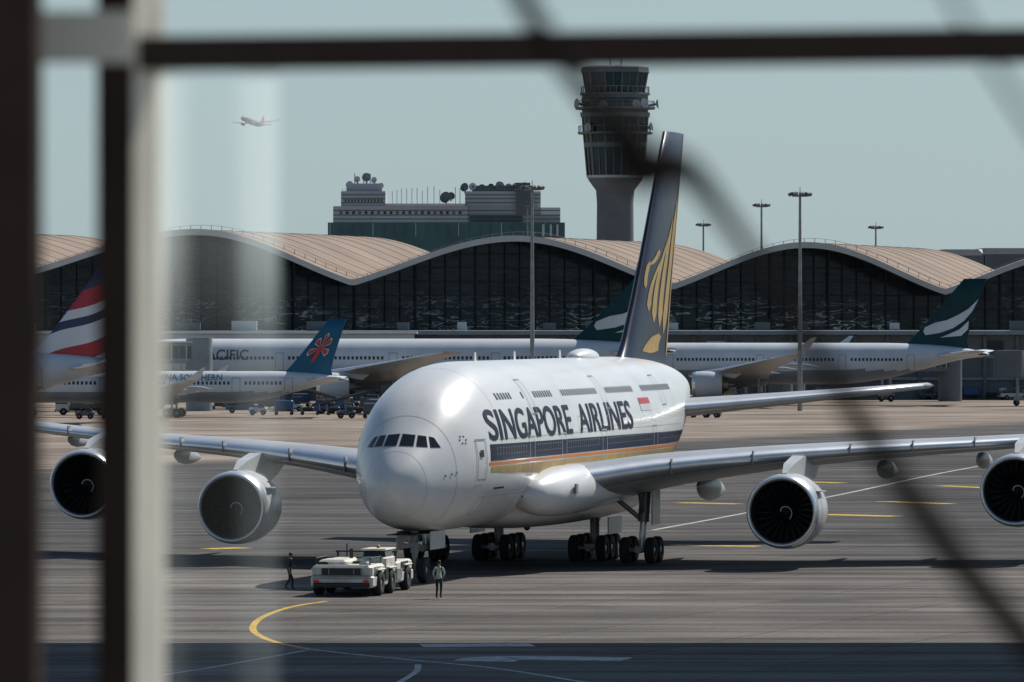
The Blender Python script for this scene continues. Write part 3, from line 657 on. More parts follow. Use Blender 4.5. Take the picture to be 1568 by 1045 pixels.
# ================================================================= GROUND
def ground():
    m,nt,b=newmat('apron_surface')
    N=nt.nodes.new; Lk=nt.links.new
    geo=N('ShaderNodeNewGeometry'); sp=N('ShaderNodeSeparateXYZ'); Lk(geo.outputs['Position'],sp.inputs[0])
    def mth(op,a,bv=None):
        n=N('ShaderNodeMath'); n.operation=op
        for i,v in enumerate((a,bv)):
            if v is None: continue
            if isinstance(v,(int,float)): n.inputs[i].default_value=v
            else: Lk(v,n.inputs[i])
        return n.outputs[0]
    def noise(scale,st=(1,1,1),det=4,dis=0):
        mp=N('ShaderNodeMapping'); mp.inputs['Scale'].default_value=st; Lk(geo.outputs['Position'],mp.inputs[0])
        n=N('ShaderNodeTexNoise'); n.inputs['Scale'].default_value=scale; n.inputs['Detail'].default_value=det; n.inputs['Distortion'].default_value=dis; Lk(mp.outputs[0],n.inputs['Vector']); return n.outputs['Fac']
    def mr(v,a,b_,c,d_):
        n=N('ShaderNodeMapRange'); n.inputs[1].default_value=a;n.inputs[2].default_value=b_;n.inputs[3].default_value=c;n.inputs[4].default_value=d_; Lk(v,n.inputs[0]); return n.outputs[0]
    def mix(f,a,c):
        n=N('ShaderNodeMix'); n.data_type='RGBA'
        if isinstance(f,(int,float)): n.inputs['Factor'].default_value=f
        else: Lk(f,n.inputs['Factor'])
        for k,v in(('A',a),('B',c)):
            if isinstance(v,tuple): n.inputs[k].default_value=(*v,1)
            else: Lk(v,n.inputs[k])
        return n.outputs['Result']
    v=mth('SUBTRACT',sp.outputs['Y'],mth('MULTIPLY',sp.outputs['X'],2.2))
    v=mth('ADD',v,mr(noise(.02),0,1,-25,25))
    zone=mr(v,590,612,0,1)
    near=mr(mth('ADD',sp.outputs['Y'],mr(noise(.03),0,1,-14,14)),312,322,1,0)
    asp=mix(mr(noise(.05,(1,.35,1)),.35,.65,0,1),(.088,.085,.084),(.132,.124,.119))
    nr=mix(mr(noise(.09,(1,.5,1)),.35,.65,0,1),(.132,.122,.114),(.182,.166,.152))
    cc=mix(mr(noise(.04),.35,.65,0,1),(.25,.205,.17),(.36,.30,.245))
    col=mix(near,asp,nr); col=mix(zone,col,cc)
    s1=mr(noise(.35,(.12,1,1),5),.36,.64,.68,1.26)
    s2=mr(noise(3,(1,1,1),5),.3,.7,.86,1.14)
    s4=mr(noise(.12,(.25,1,1),3,1.5),.52,.56,1.0,.80)
    w=N('ShaderNodeTexWave'); w.wave_type='RINGS'; w.inputs['Scale'].default_value=.055; w.inputs['Distortion'].default_value=3; w.inputs['Detail'].default_value=2; w.inputs['Detail Scale'].default_value=.5
    mp=N('ShaderNodeMapping'); mp.inputs['Location'].default_value=(-60,-180,0); Lk(geo.outputs['Position'],mp.inputs[0]); Lk(mp.outputs[0],w.inputs['Vector'])
    s3=mr(w.outputs['Fac'],0,.07,.70,1)
    br=N('ShaderNodeTexBrick'); br.offset=0; br.inputs['Scale'].default_value=.13; br.inputs['Brick Width'].default_value=1; br.inputs['Row Height'].default_value=1; br.inputs['Mortar Size'].default_value=.012
    br.inputs['Color1'].default_value=(1,1,1,1); br.inputs['Color2'].default_value=(.84,.84,.84,1); br.inputs['Mortar'].default_value=(.68,.68,.68,1)
    rot=N('ShaderNodeMapping'); rot.inputs['Rotation'].default_value=(0,0,.35); Lk(geo.outputs['Position'],rot.inputs[0]); Lk(rot.outputs[0],br.inputs['Vector'])
    k=mth('MULTIPLY',mth('MULTIPLY',s1,s2),mth('MULTIPLY',s3,s4))
    mul=N('ShaderNodeVectorMath'); mul.operation='SCALE'; Lk(col,mul.inputs[0]); Lk(k,mul.inputs['Scale'])
    mu2=N('ShaderNodeVectorMath'); mu2.operation='MULTIPLY'; Lk(mul.outputs[0],mu2.inputs[0]); Lk(br.outputs['Color'],mu2.inputs[1])
    Lk(mu2.outputs[0],b.inputs['Base Color']); b.inputs['Roughness'].default_value=.9; b.inputs['Specular IOR Level'].default_value=.04
    me=bpy.data.meshes.new('ground'); S=30000; me.from_pydata([(-S,-2000,0),(S,-2000,0),(S,40000,0),(-S,40000,0)],[],[(0,1,2,3)]); me.materials.append(m)
    o=bpy.data.objects.new('apron_ground',me); C.objects.link(o)
ground()
def ribbon(g,pts,w,k,z=.004):
    P=[Vector((*gp(*p),0)) for p in pts]
    Q=[]
    for i in range(len(P)-1):
        a=P[max(0,i-1)];b=P[i];c=P[i+1];d_=P[min(len(P)-1,i+2)]
        for j in range(8):
            t=j/8; Q.append(.5*((2*b)+(-a+c)*t+(2*a-5*b+4*c-d_)*t*t+(-a+3*b-3*c+d_)*t**3))
    Q.append(P[-1]); vs=[]
    for i,q in enumerate(Q):
        tdir=(Q[min(i+1,len(Q)-1)]-Q[max(i-1,0)]).normalized(); n=Vector((-tdir.y,tdir.x,0))
        vs+=[(q.x+n.x*w/2,q.y+n.y*w/2,z),(q.x-n.x*w/2,q.y-n.y*w/2,z)]
    g.poly(vs,[(2*i,2*i+1,2*i+3,2*i+2) for i in range(len(Q)-1)],k)
g=G()
ribbon(g,[(500,921),(445,930),(405,944),(388,958),(392,970),(420,983),(470,994)],.30,'yellow')
ribbon(g,[(318,841),(375,839)],1.6,'yellow'); ribbon(g,[(1030,835),(1162,837)],1.6,'yellow'); ribbon(g,[(1262,788),(1372,791)],2.0,'yellow')
ribbon(g,[(1040,770),(1130,772)],1.6,'yellow'); ribbon(g,[(1230,738),(1290,740)],1.6,'yellow'); ribbon(g,[(1352,768),(1455,772)],1.6,'yellow'); ribbon(g,[(1440,744),(1568,750)],1.4,'yellow')
g.obj('yellow_taxi_marking',None,False)
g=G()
ribbon(g,[(470,994),(540,1002),(640,1012),(760,1024),(900,1046)],.25,'wline_lightpatch'); ribbon(g,[(250,1034),(350,1018),(470,996)],.22,'wline_lightpatch'); ribbon(g,[(640,1018),(636,1030),(600,1052)],.25,'wline_lightpatch',.008)
ribbon(g,[(1000,812),(1120,790),(1290,757),(1440,725),(1568,702)],.35,'wline_lightpatch')
ribbon(g,[(645,989),(815,988)],2.2,'wline_lightpatch'); ribbon(g,[(740,1013),(780,1008),(960,1010)],2.4,'wline_lightpatch')  # broad ribbons: patches of light inside the shadow, painted on the ground
g.obj('white_marking_and_light_patch',None,False)
# ================================================================= TERMINAL
TX=empty('airport_terminal')
def Yf(px): return 955+ (px-300)*.035
ctrl=[(-440,405),(-200,350),(45,414),(300,352),(540,430),(790,362),(1030,436),(1235,372),(1447,444),(1650,384),(1870,452),(2100,396)]
def wavepy(px):
    for i in range(len(ctrl)-1):
        a,b=ctrl[i],ctrl[i+1]
        if a[0]<=px<=b[0]:
            t=(px-a[0])/(b[0]-a[0])
            if a[1]<b[1]:
                e=math.sin(t*math.pi/2)**2*.35+.65*(1-math.cos(t*math.pi/2))
            else:
                e=1-(math.sin((1-t)*math.pi/2)**2*.3+.7*(1-math.cos((1-t)*math.pi/2))) ; 
            return a[1]+(b[1]-a[1])*e
    return ctrl[-1][1]
cols=[-440+8*i for i in range(int(2540/8)+1)]
P=[]
for px in cols:
    D=Yf(px); P.append((ax(px,D),D,az(wavepy(px),D)))
g=G(); n=len(P); th=.85
dv=(24.0,88.0)
nb=10; vs=[]
for k in range(nb+1):
    for (x,y,z) in P: vs.append((x+dv[0]*k/nb,y+dv[1]*k/nb,z))
g.poly(vs,[(k*n+i,k*n+i+1,(k+1)*n+i+1,(k+1)*n+i) for k in range(nb) for i in range(n-1)],'roof',True)
vs=[]
for (x,y,z) in P: vs+=[(x,y-.3,z+.12),(x,y-.3,z-th),(x,y+9,z-th),(x,y+1.6,z+.12)]
g.poly(vs,[(4*i+q,4*i+4+q,4*i+4+(q+1)%4,4*i+(q+1)%4) for i in range(n-1) for q in(0,)],'fascia')
g.poly(vs,[(4*i+1,4*i+5,4*i+6,4*i+2) for i in range(n-1)],'panel2'); g.poly(vs,[(4*i+3,4*i+7,4*i+4,4*i) for i in range(n-1)],'fascia')
for k in range(1,nb*2,2):
    for i in range(0,n-1):
        x,y,z=P[i];x2,y2,z2=P[i+1]; dx,dy=dv[0]*k/nb/2,dv[1]*k/nb/2
        g.poly([(x+dx,y+dy,z+.01),(x2+dx,y2+dy,z2+.01),(x2+dx,y2+dy,z2+.07),(x+dx,y+dy,z+.07)],[(0,1,2,3)],'roofseam')
for i in range(0,n,2):
    x,y,z=P[i]; g.box((x+1,y+4,z+.4),(.10,.12,.7),'metal')
for i in range(n-1):
    x,y,z=P[i];x2,y2,z2=P[i+1]; g.cyl((x+1,y+4,z+.75),(x2+1,y2+4,z2+.75),.04,'metal',n=4,caps=False)
g.obj('vaulted_roof',TX,False)
g=G(); off=7
vs=[]
for (x,y,z) in P: vs+=[(x,y+off,0),(x,y+off,z-th)]
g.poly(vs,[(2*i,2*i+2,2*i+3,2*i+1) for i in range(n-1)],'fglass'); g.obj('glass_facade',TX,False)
g=G()
def topz(X):
    for i in range(n-1):
        if P[i][0]<=X<=P[i+1][0]: return P[i][2]-th-.03,P[i][1]+off
    return 15,P[0][1]
X=P[0][0]+1;q=0
while X<P[-1][0]-1:
    z,y=topz(X); w=.30 if q%4==0 else .10
    g.box((X,y-.15,z/2),(w,.2,z),'mull'); X+=2.4;q+=1
for zz in(14,16.2,18.4,20.6,22.8,25):
    for i in range(n-1):
        ok=P[i][2]-th>zz+.3
        if ok: g.poly([(P[i][0],P[i][1]+off-.28,zz-.08),(P[i+1][0],P[i+1][1]+off-.28,zz-.08),(P[i+1][0],P[i+1][1]+off-.28,zz+.08),(P[i][0],P[i][1]+off-.28,zz+.08)],[(0,1,2,3)],'mull')
g.obj('facade_mullions',TX,False)
g=G()
y0=940
g.box((0,y0+13,5.0),(330,26,10.0),'panel2'); g.box((0,y0+12,10.3),(332,28,.6),'belly')
g.box((-45,y0-6,8.6),(60,10,3.0),'panel'); g.box((-45,y0-6,10.3),(61,11,.3),'whitefar')
g.box((0,y0-.2,6.6),(330,.4,.5),'belly'); g.box((0,y0-.2,3.2),(330,.4,.4),'belly')
for i in range(66): g.box((-162+i*5,y0-.35,5),(.5,.5,9.6),'panel2')
for i in range(60):
    x=-160+random.random()*320; g.box((x,y0-.45,4.9 if i%2 else 8.2),(3.2,.1+.004*i,1.6),'winglass' if i%3 else 'panel')
for i in range(22):
    x=-120+i*11+random.random()*5; g.box((x,y0+5,11.3),(1+random.random()*3,2,1.0+random.random()*.8),'panel' if i%3==1 else 'panel2')
g.obj('lower_concourse',TX,False)
def jetbridge(px,D,L,rot,k='panel',dz=0.0):
    E=empty('jet_bridge',(ax(px,D),D,0),(0,0,rot)); g=G()
    g.box((L/2,0,5.9+dz),(L,2.8,2.8),k,bev=.1); g.box((L/2,0,7.4+dz),(L+.4,3.1,.2),'whitefar')
    g.box((L/2,-1.42,6.0+dz),(L*.92,.06,1.7),'tglass')
    for i in range(int(L)): g.box((.5+i,-1.50,6.0+dz),(.12,.06,1.9),'belly' if i%2 else 'whitefar')
    g.cyl((0,0,4.2+dz),(0,0,8.0+dz),2.2,k,n=16); g.cyl((L,0,0),(L,0,8.0+dz),1.8,k,n=16)
    for s in(-1,1): g.cyl((3,s*1.3,.5),(3,s*1.3,4.6+dz),.22,'metal'); wheel(g,(3,s*1.5,.55),.55,.4,n=12)
    g.box((3,0,1.0),(1,3.2,.4),'metal'); g.obj('tunnel',E)
jetbridge(100,828,18.2,math.radians(1),'belly',2.0); jetbridge(1140,915,16,math.radians(60),'panel2'); jetbridge(1545,870,18,math.radians(40),'panel2'); jetbridge(600,880,18,math.radians(70)); jetbridge(90,860,16,math.radians(50)); jetbridge(1062,905,14,math.radians(20),'panel2'); jetbridge(1330,915,14,math.radians(25),'panel2')
# ================================================================= CONTROL BUILDING + TOWER
D=1250; B=empty('office_building',(0,D,0)); g=G()
def blk(x0,x1,y0,y1,k,dy=0,dp=18,to0=False):
    X0,X1=ax(x0,D),ax(x1,D); z1=az(y0,D); z0=0 if to0 else az(y1,D); g.box(((X0+X1)/2,dy+dp/2,(z0+z1)/2),(X1-X0,dp,z1-z0),k)
blk(502,865,341,365,'teal',0,24,True); blk(510,716,316,341,'panel',.4,20); blk(716,858,318,341,'panel',.8,20); blk(522,590,293,316,'panel',1,16); blk(712,828,293,318,'panel',1.4,16); blk(828,858,318,330,'whitefar',.3,10)
blk(590,712,312,316,'whitefar',.1,12); blk(720,800,331,340,'tglass',.6,3); blk(530,585,281,293,'panel',2,8); blk(723,815,284,293,'panel2',3,8); blk(790,812,280,330,'panel2',.2,4)
for yy in(322,329,335): 
    for a,b_ in((510,716),(716,858)): blk(a,b_,yy,yy+1.2,'panel2',.25,1)
for yy in(298,304,310): blk(522,590,yy,yy+1.0,'panel2',.8,1); blk(712,828,yy,yy+1.0,'panel2',1.2,1)
for i in range(22): blk(505+i*16.4,506+i*16.4,342,362,'whitefar' if i%4==0 else 'panel2',-.2,1)
for x in(842,852,830): blk(x,x+3,344,362,'whitefar',-.3,1)
for i in range(12): blk(528+i*5,530+i*5,305.5,309,'winglass',.9,.3); 
for i in range(20): blk(520+i*9.6,524+i*9.6,324,328,'winglass' if i%3 else 'panel2',.3,.3)
def dish(x,y,r,dy=4,k='metal'):
    c=(ax(x,D),dy,az(y,D)); r=r/7.46
    g.rev(c,(random.uniform(-.6,.6),-1,.3),[(0,.02),(.12*r,.5*r),(.35*r,r),(.37*r,r)],k,16); g.cyl(c,(c[0],c[1],c[2]-r*1.3),.2,'metal',n=6)
for x,y,r in((535,283,6),(547,275,5),(561,272,7),(573,276,5),(583,285,5),(548,288,5),(712,287,7),(724,286,6),(738,288,6),(752,286,5),(765,285,7),(779,287,6),(790,286,6),(803,286,7),(683,303,9),(690,300,6)): dish(x,y,r,2+random.random()*3,random.choice(['metal','whitefar','panel2']))
for x in(600,607,614,622,630,638,646,654,664,673,697,704): g.cyl((ax(x,D),6,az(316,D)),(ax(x,D),6,az(random.uniform(283,294),D)),.09,'whitefar',n=5)
for x in(542,556,566): g.cyl((ax(x,D),6,az(293,D)),(ax(x,D),6,az(265,D)),.1,'metal',n=5)
for a,b_ in((524,588),(712,828)):
    for x in range(a,b_,4): blk(x,x+.6,289,293,'metal',1.1,.1)
g.obj('walls_roof_antennas',B)
D=1200; Tw=empty('control_tower',(ax(942,D),D,0),(0,0,math.radians(11))); g=G(); s=F/D
def ring(pairs,k,n=12,sm=False): g.rev((0,0,0),(0,0,1),[(az(y,D),r/s/math.cos(math.pi/n)) for y,r in pairs],k,n,sm)
g.rev((0,0,0),(0,0,1),[(0,3.9),(az(310,D),3.6),(az(292,D),3.8),(az(276,D),5.3),(az(273,D),5.4)],'tconc',32)
ring([(273,0),(273,43),(269,43.5)],'panel'); ring([(269,41.5),(226,45)],'tglass'); ring([(226,45),(226,47),(219,47.5),(219,45)],'tpanel'); ring([(219,46),(206,47)],'tglass')
ring([(206,46),(206,56),(203,57),(203,47)],'tpanel'); ring([(203,48),(180,49)],'tglass'); ring([(180,49),(180,52),(173,53),(173,49)],'tpanel'); ring([(173,50),(168,50)],'panel2')
ring([(168,50),(168,60),(165,61),(165,50)],'tpanel'); ring([(165,49),(146,50)],'tpanel'); ring([(158,50.5),(151,50.8)],'tglass'); ring([(146,49),(146,53),(143,53),(143,44)],'tpanel')
ring([(143,43.5),(112,49)],'tglass'); ring([(112,49),(112,52),(104,51),(101,40),(101,0)],'tpanel')
for (ya,ra,yb,rb,kk) in((269,43,206,48.5,'tpanel'),(203,49,180,50,'panel2'),(143,44.5,112,50,'panel2')):
    for i in range(12):
        for dd in (0,.5):
            a=2*math.pi*(i+dd)/12; f=1.02 if dd==0 else .985
            g.cyl((ra/s*f*math.cos(a),ra/s*f*math.sin(a),az(ya,D)),(rb/s*f*math.cos(a),rb/s*f*math.sin(a),az(yb,D)),.16 if dd==0 else .1,kk,n=5)
for (y,r) in((203,56),(165,60),(143,52)):
    for i in range(36):
        a=2*math.pi*i/36; x_,y_=r/s*math.cos(a),r/s*math.sin(a); g.cyl((x_,y_,az(y,D)),(x_,y_,az(y,D)+1.2),.06,'metal',n=4)
    g.rev((0,0,az(y,D)+1.2),(0,0,1),[(0,r/s),(.08,r/s)],'metal',36)
for (a,zy,rr) in((-2.9,160,62),(-.25,160,62),(-1.2,162,56),(-2.1,164,56),(-2.6,198,54),(-.5,196,54),(-1.0,160,60)):
    c=(rr/s*math.cos(a),rr/s*math.sin(a),az(zy,D)); g.rev(c,(math.cos(a),math.sin(a),.1),[(0,.02),(.15,.6),(.45,1.0),(.5,1.0)],'panel',14); g.cyl(c,(c[0]*.82,c[1]*.82,c[2]-.3),.25,'metal',n=6)
for x in(-1,1.2): g.cyl((x,0,az(101,D)),(x,0,az(72,D)),.12,'metal',n=5)
g.obj('shaft_and_cab',Tw)
D=1500; g=G()
for (a,b_,y) in((1428,1510,383),(1490,1640,381),(1010,1060,385)): g.box(((ax(a,D)+ax(b_,D))/2,D,az(y,D)/2),(ax(b_,D)-ax(a,D),30,az(y,D)),'panel2',bev=1.5)
g.obj('distant_airport_building')
def mast(px,ytop,D,k=1.0):
    E=empty('apron_light_mast',(ax(px,D),D,0)); g=G(); z=az(ytop,D); g.cyl((0,0,0),(0,0,z),.36*k,'metal',r1=.17*k,n=10)
    g.rev((0,0,z-.5),(0,0,1),[(0,.2),(0,1.1*k),(.2,1.1*k),(.2,.2)],'metal',14)
    for i in range(9):
        a=2*math.pi*i/9; x,y=1.35*k*math.cos(a),1.35*k*math.sin(a)
        g.box((x,y,z-.15),(.55*k,.55*k,.42*k),'panel2',rz=a,ry=.4); g.cyl((0,0,z-.3),(x,y,z-.2),.06,'metal',n=5)
    g.cyl((0,0,z),(0,0,z+.8),.05,'metal',n=5); g.obj('pole_and_floodlights',E)
mast(815,286,800); mast(1225,296,830); mast(1166,313,1000,.9); mast(1077,343,1150,.9); mast(1341,347,1150,.9); mast(808,312,1180,.7)
# ================================================================= GROUND VEHICLES
def truck(px,py,rot,body='whitev',cab='whitev',L=6,hb=2.4):
    x,y=gp(px,py); E=empty('service_truck',(x,y,0),(0,0,rot)); g=G()
    g.box((.9,0,1.35),(1.8,2.1,1.6),cab,bev=.15); g.box((.75,0,1.75),(1.6,2.14,.6),'winglass',bev=.05); g.box((1.9+L/2,0,.9+hb/2),(L,2.3,hb),body,bev=.06)
    g.box((1+L/2,0,.7),(L+1.4,1.6,.25),'blk')
    for wx in(1.0,L*.75,L+.9):
        for s in(-1,1): wheel(g,(wx,s*1.0,.48),.48,.3,n=14)
    g.box((-.03,0,.6),(.1,2.0,.25),'blk'); g.obj('truck_body',E)
def cart(px,py,rot,n=3,k='metal'):
    x,y=gp(px,py); E=empty('baggage_cart_train',(x,y,0),(0,0,rot)); g=G()
    g.box((0,0,.7),(2.4,1.3,.55),random.choice(['whitev','greyv','greyv']),bev=.1); g.box((.5,0,1.15),(.7,1.1,.4),'blk',bev=.05)
    g.cyl((.8,.5,1),(.8,.5,1.9),.04,'blk',n=5); g.cyl((.8,-.5,1),(.8,-.5,1.9),.04,'blk',n=5); g.box((.5,0,1.92),(1.1,1.2,.06),'greyv')
    for wx in(-.7,.7):
        for s in(-1,1): wheel(g,(wx,s*.6,.35),.35,.22,n=12)
    for i in range(n):
        ox=3.4+i*3.4; g.box((ox,0,.55),(2.8,1.5,.14),'blk'); g.cyl((ox-2,0,.5),(ox-1.3,0,.5),.05,'blk',n=5)
        if random.random()<.55: g.box((ox,0,1.3),(2.5,1.4,1.3),random.choice(['greyv','greyv','bluev',k]),bev=.12,taper=.95)
        else:
            for a in(-1.2,1.2): g.box((ox+a,0,1.0),(.06,1.4,.8),'greyv')
            g.box((ox-.2,0,.85),(1.4,1.1,.45),'blk',bev=.1)
        for wx in(-1,1):
            for s in(-1,1): wheel(g,(ox+wx,s*.6,.25),.25,.18,n=10)
    g.obj('tug_and_carts',E)
def loader(px,py,rot,k='bluev'):
    x,y=gp(px,py); E=empty('belt_loader',(x,y,0),(0,0,rot)); g=G()
    g.box((2.4,0,.75),(4.8,1.8,.6),k,bev=.1); g.box((3.4,0,1.9),(7.6,.9,.25),'blk',ry=-.26); 
    for s in(-1,1): g.box((3.4,s*.5,2.05),(7.6,.06,.2),'greyv',ry=-.26)
    g.box((1,.9,1.4),(1,.7,.9),k,bev=.05); g.cyl((3.4,0,.9),(4.4,0,1.9),.1,'metal',n=6)
    for wx in(.9,3.9):
        for s in(-1,1): wheel(g,(wx,s*.85,.4),.4,.25,n=12)
    g.obj('loader_body',E)
for a in((85,636,.1,'greyv','whitev',5,2.0),(560,628,.2,'greyv','whitev',6,2.6),(1060,630,3.0,'greyv','bluev',5,2.6),(1410,606,.3,'bluev','whitev',6,2.5),(1545,607,0.1,'greyv','whitev',6,2.8),(640,622,1.0,'whitev','orangev',5,2.4),(1130,607,.2,'bluev','whitev',6,2.2),(1300,606,.5,'greyv','whitev',5,2.2),(1195,604,.1,'whitev','greyv',5,2.2),(1240,608,.2,'orangev','greyv',3,1.4),(1500,597,.2,'greyv','bluev',6,2.6),(1440,596,1.2,'greyv','greyv',6,3),(580,620,.4,'greyv','bluev',5,2.8),(1085,604,.6,'greyv','greyv',5,2.6)): truck(*a)
for a in((110,632,.05,3),(395,636,.0,4),(530,641,.1,2),(300,628,0,3),(1420,612,.1,3),(1480,608,.0,4),(1500,601,.05,3),(1090,640,2.9,2),(1340,604,0,3),(130,642,.0,2),(450,630,0,4),(1160,612,.1,4),(1520,606,.2,3),(1460,600,0,5),(1380,598,.1,3),(500,634,.3,3),(350,624,.1,5),(1055,612,.2,3),(1215,600,0,4)): cart(*a)
loader(480,634,.1); loader(1455,603,.2,'yelv'); loader(345,633,.05,'bluev'); loader(1530,613,.3,'whitev'); loader(545,630,2.9,'greyv'); loader(1110,602,.1,'greyv'); loader(1400,601,2.8,'orangev')
# ================================================================= UNSEEN BRIDGE ADDED TO SHADE THE NEAR APRON
E=empty('unseen_shadow_bridge'); g=G()  # out-of-view bridge, sized and placed to cast the dark foreground band
g.box((0,259.5,30.3),(420,17,.8),'panel'); g.box((0,259.5,36),(420,16,10.4),'tglass'); g.box((0,259.5,41.6),(420,18,.8),'roof')
for i in range(71):
    for y in(251.3,267.7): g.box((-210+i*6,y,36),(.4,.3,10.3),'panel')
for x in(-120,-70,75,125):
    for y in(254,265): g.cyl((x,y,0),(x,y,29.9),1.6,'conc',n=20)
g.obj('shadow_bridge_structure',E)
# ================================================================= OBSERVATION WINDOW
E=empty('terminal_building'); g=G()
g.box((0,-1,5.7),(30,17,11.4),'conc'); g.box((0,-1,11.55),(30.6,17.6,.3),'panel'); g.box((0,7.2,12.0),(30,.2,.6),'frame')
g.obj('deck_and_wall',E)
WY=6.5
def fx(px,Y=WY): return (px-CX)*Y/F
def fz(py,Y=WY): return H-(py-HY)*Y/F
Wn=empty('window_frame',(0,0,0)); g=G()
g.box(((fx(-230,6.3)+fx(60,6.3))/2,6.3,14.4),(fx(60,6.3)-fx(-230,6.3),.10,4.3),'frame')
xa,xb,xc=fx(152),fx(206),fx(246)
vs=[]
for z in(12.3,16.5): vs+=[(xa,WY-.04,z),(xb,WY-.04,z),(xb,WY+.06,z),(xa,WY+.06,z)]
g.poly(vs,[(0,1,5,4),(1,2,6,5),(2,3,7,6),(3,0,4,7),(4,5,6,7)],'frame')
vs=[]
for z in(12.3,16.5): vs+=[(xb+.001,WY-.035,z),(xc,WY+.03,z),(xc,WY+.08,z),(xb+.001,WY+.055,z)]
g.poly(vs,[(0,1,5,4),(1,2,6,5),(2,3,7,6),(3,0,4,7),(4,5,6,7)],'framel')
L=1.9
z0=(fz(53)+fz(105))/2; t=fz(53)-fz(105)
g.box((xa+.03+L/2,WY+.0,z0+.007*L*.5),(L,.05,t),'frame',ry=-.010)
g.box(((fx(50)+fx(205))/2,WY-.06,(fz(22)+fz(100))/2),(fx(205)-fx(50),.02,fz(22)-fz(100)),'framel')
g.box((0.9+.7,WY,14.4),(.12,.1,4.3),'frame'); g.box((.3,WY,12.33),(3.2,.12,.08),'frame')
g.obj('mullions',Wn,False)
def cable(name,pts,Y,r):
    cu=bpy.data.curves.new(name,'CURVE'); cu.dimensions='3D'; cu.bevel_depth=r; cu.bevel_resolution=3
    sp=cu.splines.new('NURBS'); sp.points.add(len(pts)-1); sp.use_endpoint_u=True; sp.order_u=3
    for i,p in enumerate(pts):
        sp.points[i].co=(fx(p[0],Y),Y,fz(p[1],Y),1); sp.points[i].radius=p[2] if len(p)>2 else 1
    cu.materials.append(M['cable']); o=bpy.data.objects.new(name,cu); C.objects.link(o); o.parent=Wn
cable('cable',[(700,-220,1),(785,-30,1.1),(832,55,1.1),(900,145,1),(965,215,1.8),(980,265,2.6),(1030,250,1.8),(1065,270,1.3),(1120,345,.8),(1200,460,.8),(1300,620,1.1),(1400,770,1.4),(1490,890,1.5),(1580,990,1.5),(1750,1200,1.5)],3.6,.0062)
cable('cable_2',[(1380,-200),(1440,-30),(1505,80),(1580,190),(1700,380)],3.2,.0024)
m,nt,b=newmat('painted_glass_reflection'); nt.nodes.remove(b)  # reflection streaks and glare on the pane, painted with a colour ramp
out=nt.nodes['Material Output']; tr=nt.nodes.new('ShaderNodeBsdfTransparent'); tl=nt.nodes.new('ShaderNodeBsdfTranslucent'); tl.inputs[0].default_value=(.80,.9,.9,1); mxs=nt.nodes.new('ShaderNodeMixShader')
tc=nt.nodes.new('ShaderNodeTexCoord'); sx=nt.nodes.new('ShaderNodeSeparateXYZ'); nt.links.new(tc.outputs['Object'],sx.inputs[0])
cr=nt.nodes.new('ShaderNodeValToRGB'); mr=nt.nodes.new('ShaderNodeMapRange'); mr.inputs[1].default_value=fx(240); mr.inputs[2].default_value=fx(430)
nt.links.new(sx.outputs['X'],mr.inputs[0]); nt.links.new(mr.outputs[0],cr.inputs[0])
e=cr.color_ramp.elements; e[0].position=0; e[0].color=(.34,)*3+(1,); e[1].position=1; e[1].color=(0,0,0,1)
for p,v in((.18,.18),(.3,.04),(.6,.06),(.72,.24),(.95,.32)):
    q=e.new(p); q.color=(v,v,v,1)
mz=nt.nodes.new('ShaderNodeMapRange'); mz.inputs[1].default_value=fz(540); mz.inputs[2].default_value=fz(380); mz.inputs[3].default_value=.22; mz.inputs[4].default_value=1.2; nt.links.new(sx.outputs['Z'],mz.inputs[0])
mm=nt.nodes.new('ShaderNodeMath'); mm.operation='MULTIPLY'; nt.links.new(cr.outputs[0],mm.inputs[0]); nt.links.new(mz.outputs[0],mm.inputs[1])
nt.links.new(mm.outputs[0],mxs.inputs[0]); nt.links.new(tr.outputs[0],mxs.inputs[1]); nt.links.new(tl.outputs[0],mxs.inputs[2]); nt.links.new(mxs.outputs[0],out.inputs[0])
me=bpy.data.meshes.new('glass_reflection_strip'); me.from_pydata([(fx(240),WY+.02,12.37),(fx(430),WY+.02,12.37),(fx(430),WY+.02,fz(100)),(fx(240),WY+.02,fz(100))],[],[(0,1,2,3)]); me.materials.append(m)
o=bpy.data.objects.new('glass_reflection_strip',me); C.objects.link(o); o.parent=Wn
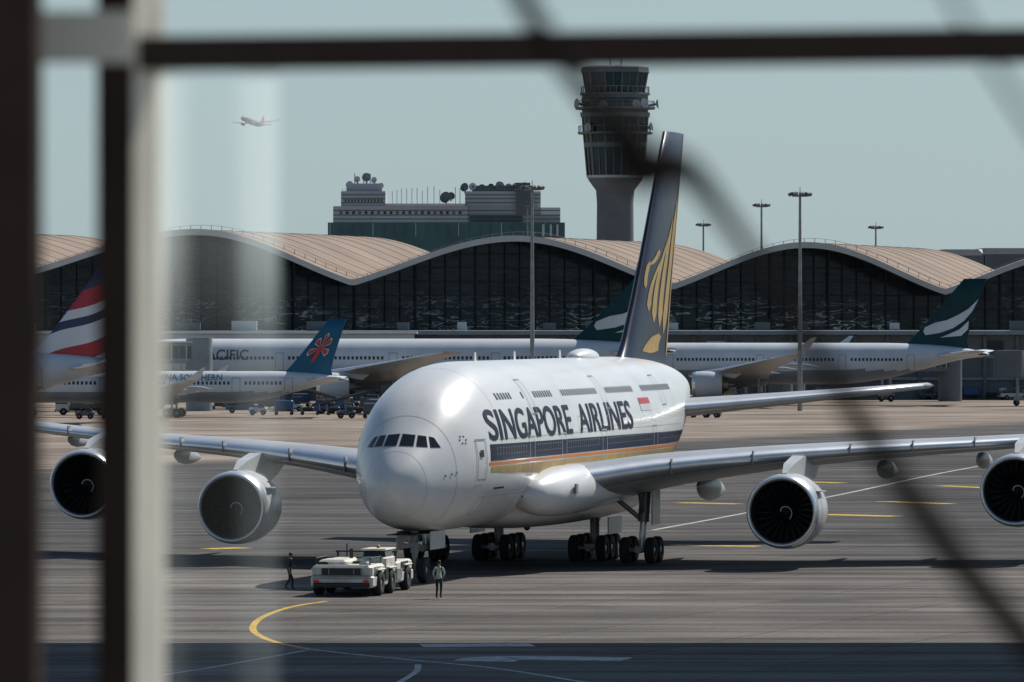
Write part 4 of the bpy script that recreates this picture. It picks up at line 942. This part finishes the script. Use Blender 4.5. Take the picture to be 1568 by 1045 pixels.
# ================================================================= LIGHT, WORLD, CAMERA
sv=Vector((.52,.60,.80)).normalized()
sun=bpy.data.lights.new('sun','SUN'); sun.energy=4.9; sun.angle=math.radians(.5); sun.color=(1,.95,.87)
so=bpy.data.objects.new('sun',sun); C.objects.link(so); so.rotation_euler=sv.to_track_quat('Z','Y').to_euler()
w=bpy.data.worlds.new('World'); bpy.context.scene.world=w; w.use_nodes=True; nt=w.node_tree; bg=nt.nodes['Background']
sk=nt.nodes.new('ShaderNodeTexSky'); sk.sky_type='NISHITA'; sk.sun_disc=False; sk.sun_elevation=math.asin(sv.z); sk.sun_rotation=math.atan2(sv.x,sv.y); sk.air_density=1.0; sk.dust_density=1.0; sk.ozone_density=2
hs_=nt.nodes.new('ShaderNodeMix'); hs_.data_type='RGBA'; hs_.blend_type='MULTIPLY'; hs_.inputs['Factor'].default_value=1; hs_.inputs['B'].default_value=(.66,.84,1.0,1)
hz_=nt.nodes.new('ShaderNodeMix'); hz_.data_type='RGBA'; hz_.inputs['B'].default_value=(5.3,6.7,7.1,1)
tcw=nt.nodes.new('ShaderNodeTexCoord'); sxw=nt.nodes.new('ShaderNodeSeparateXYZ'); mrw=nt.nodes.new('ShaderNodeMapRange')
nt.links.new(tcw.outputs['Generated'],sxw.inputs[0]); nt.links.new(sxw.outputs['Z'],mrw.inputs[0]); mrw.inputs[1].default_value=0; mrw.inputs[2].default_value=.35; mrw.inputs[3].default_value=.8; mrw.inputs[4].default_value=.08
nt.links.new(mrw.outputs[0],hz_.inputs['Factor'])
nt.links.new(sk.outputs[0],hs_.inputs['A']); nt.links.new(hs_.outputs['Result'],hz_.inputs['A']); nt.links.new(hz_.outputs['Result'],bg.inputs[0]); bg.inputs[1].default_value=.080
cam=bpy.data.cameras.new('camera'); co=bpy.data.objects.new('camera',cam); C.objects.link(co); bpy.context.scene.camera=co
cam.lens=36*F/1568; cam.sensor_width=36; co.location=(0,0,H); co.rotation_euler=(math.pi/2-42.5/F,0,0); cam.clip_start=.1; cam.clip_end=60000
cam.dof.use_dof=True; cam.dof.focus_distance=305; cam.dof.aperture_fstop=9.5
sc=bpy.context.scene; sc.view_settings.view_transform='Standard'; sc.view_settings.look='None'; sc.view_settings.exposure=0
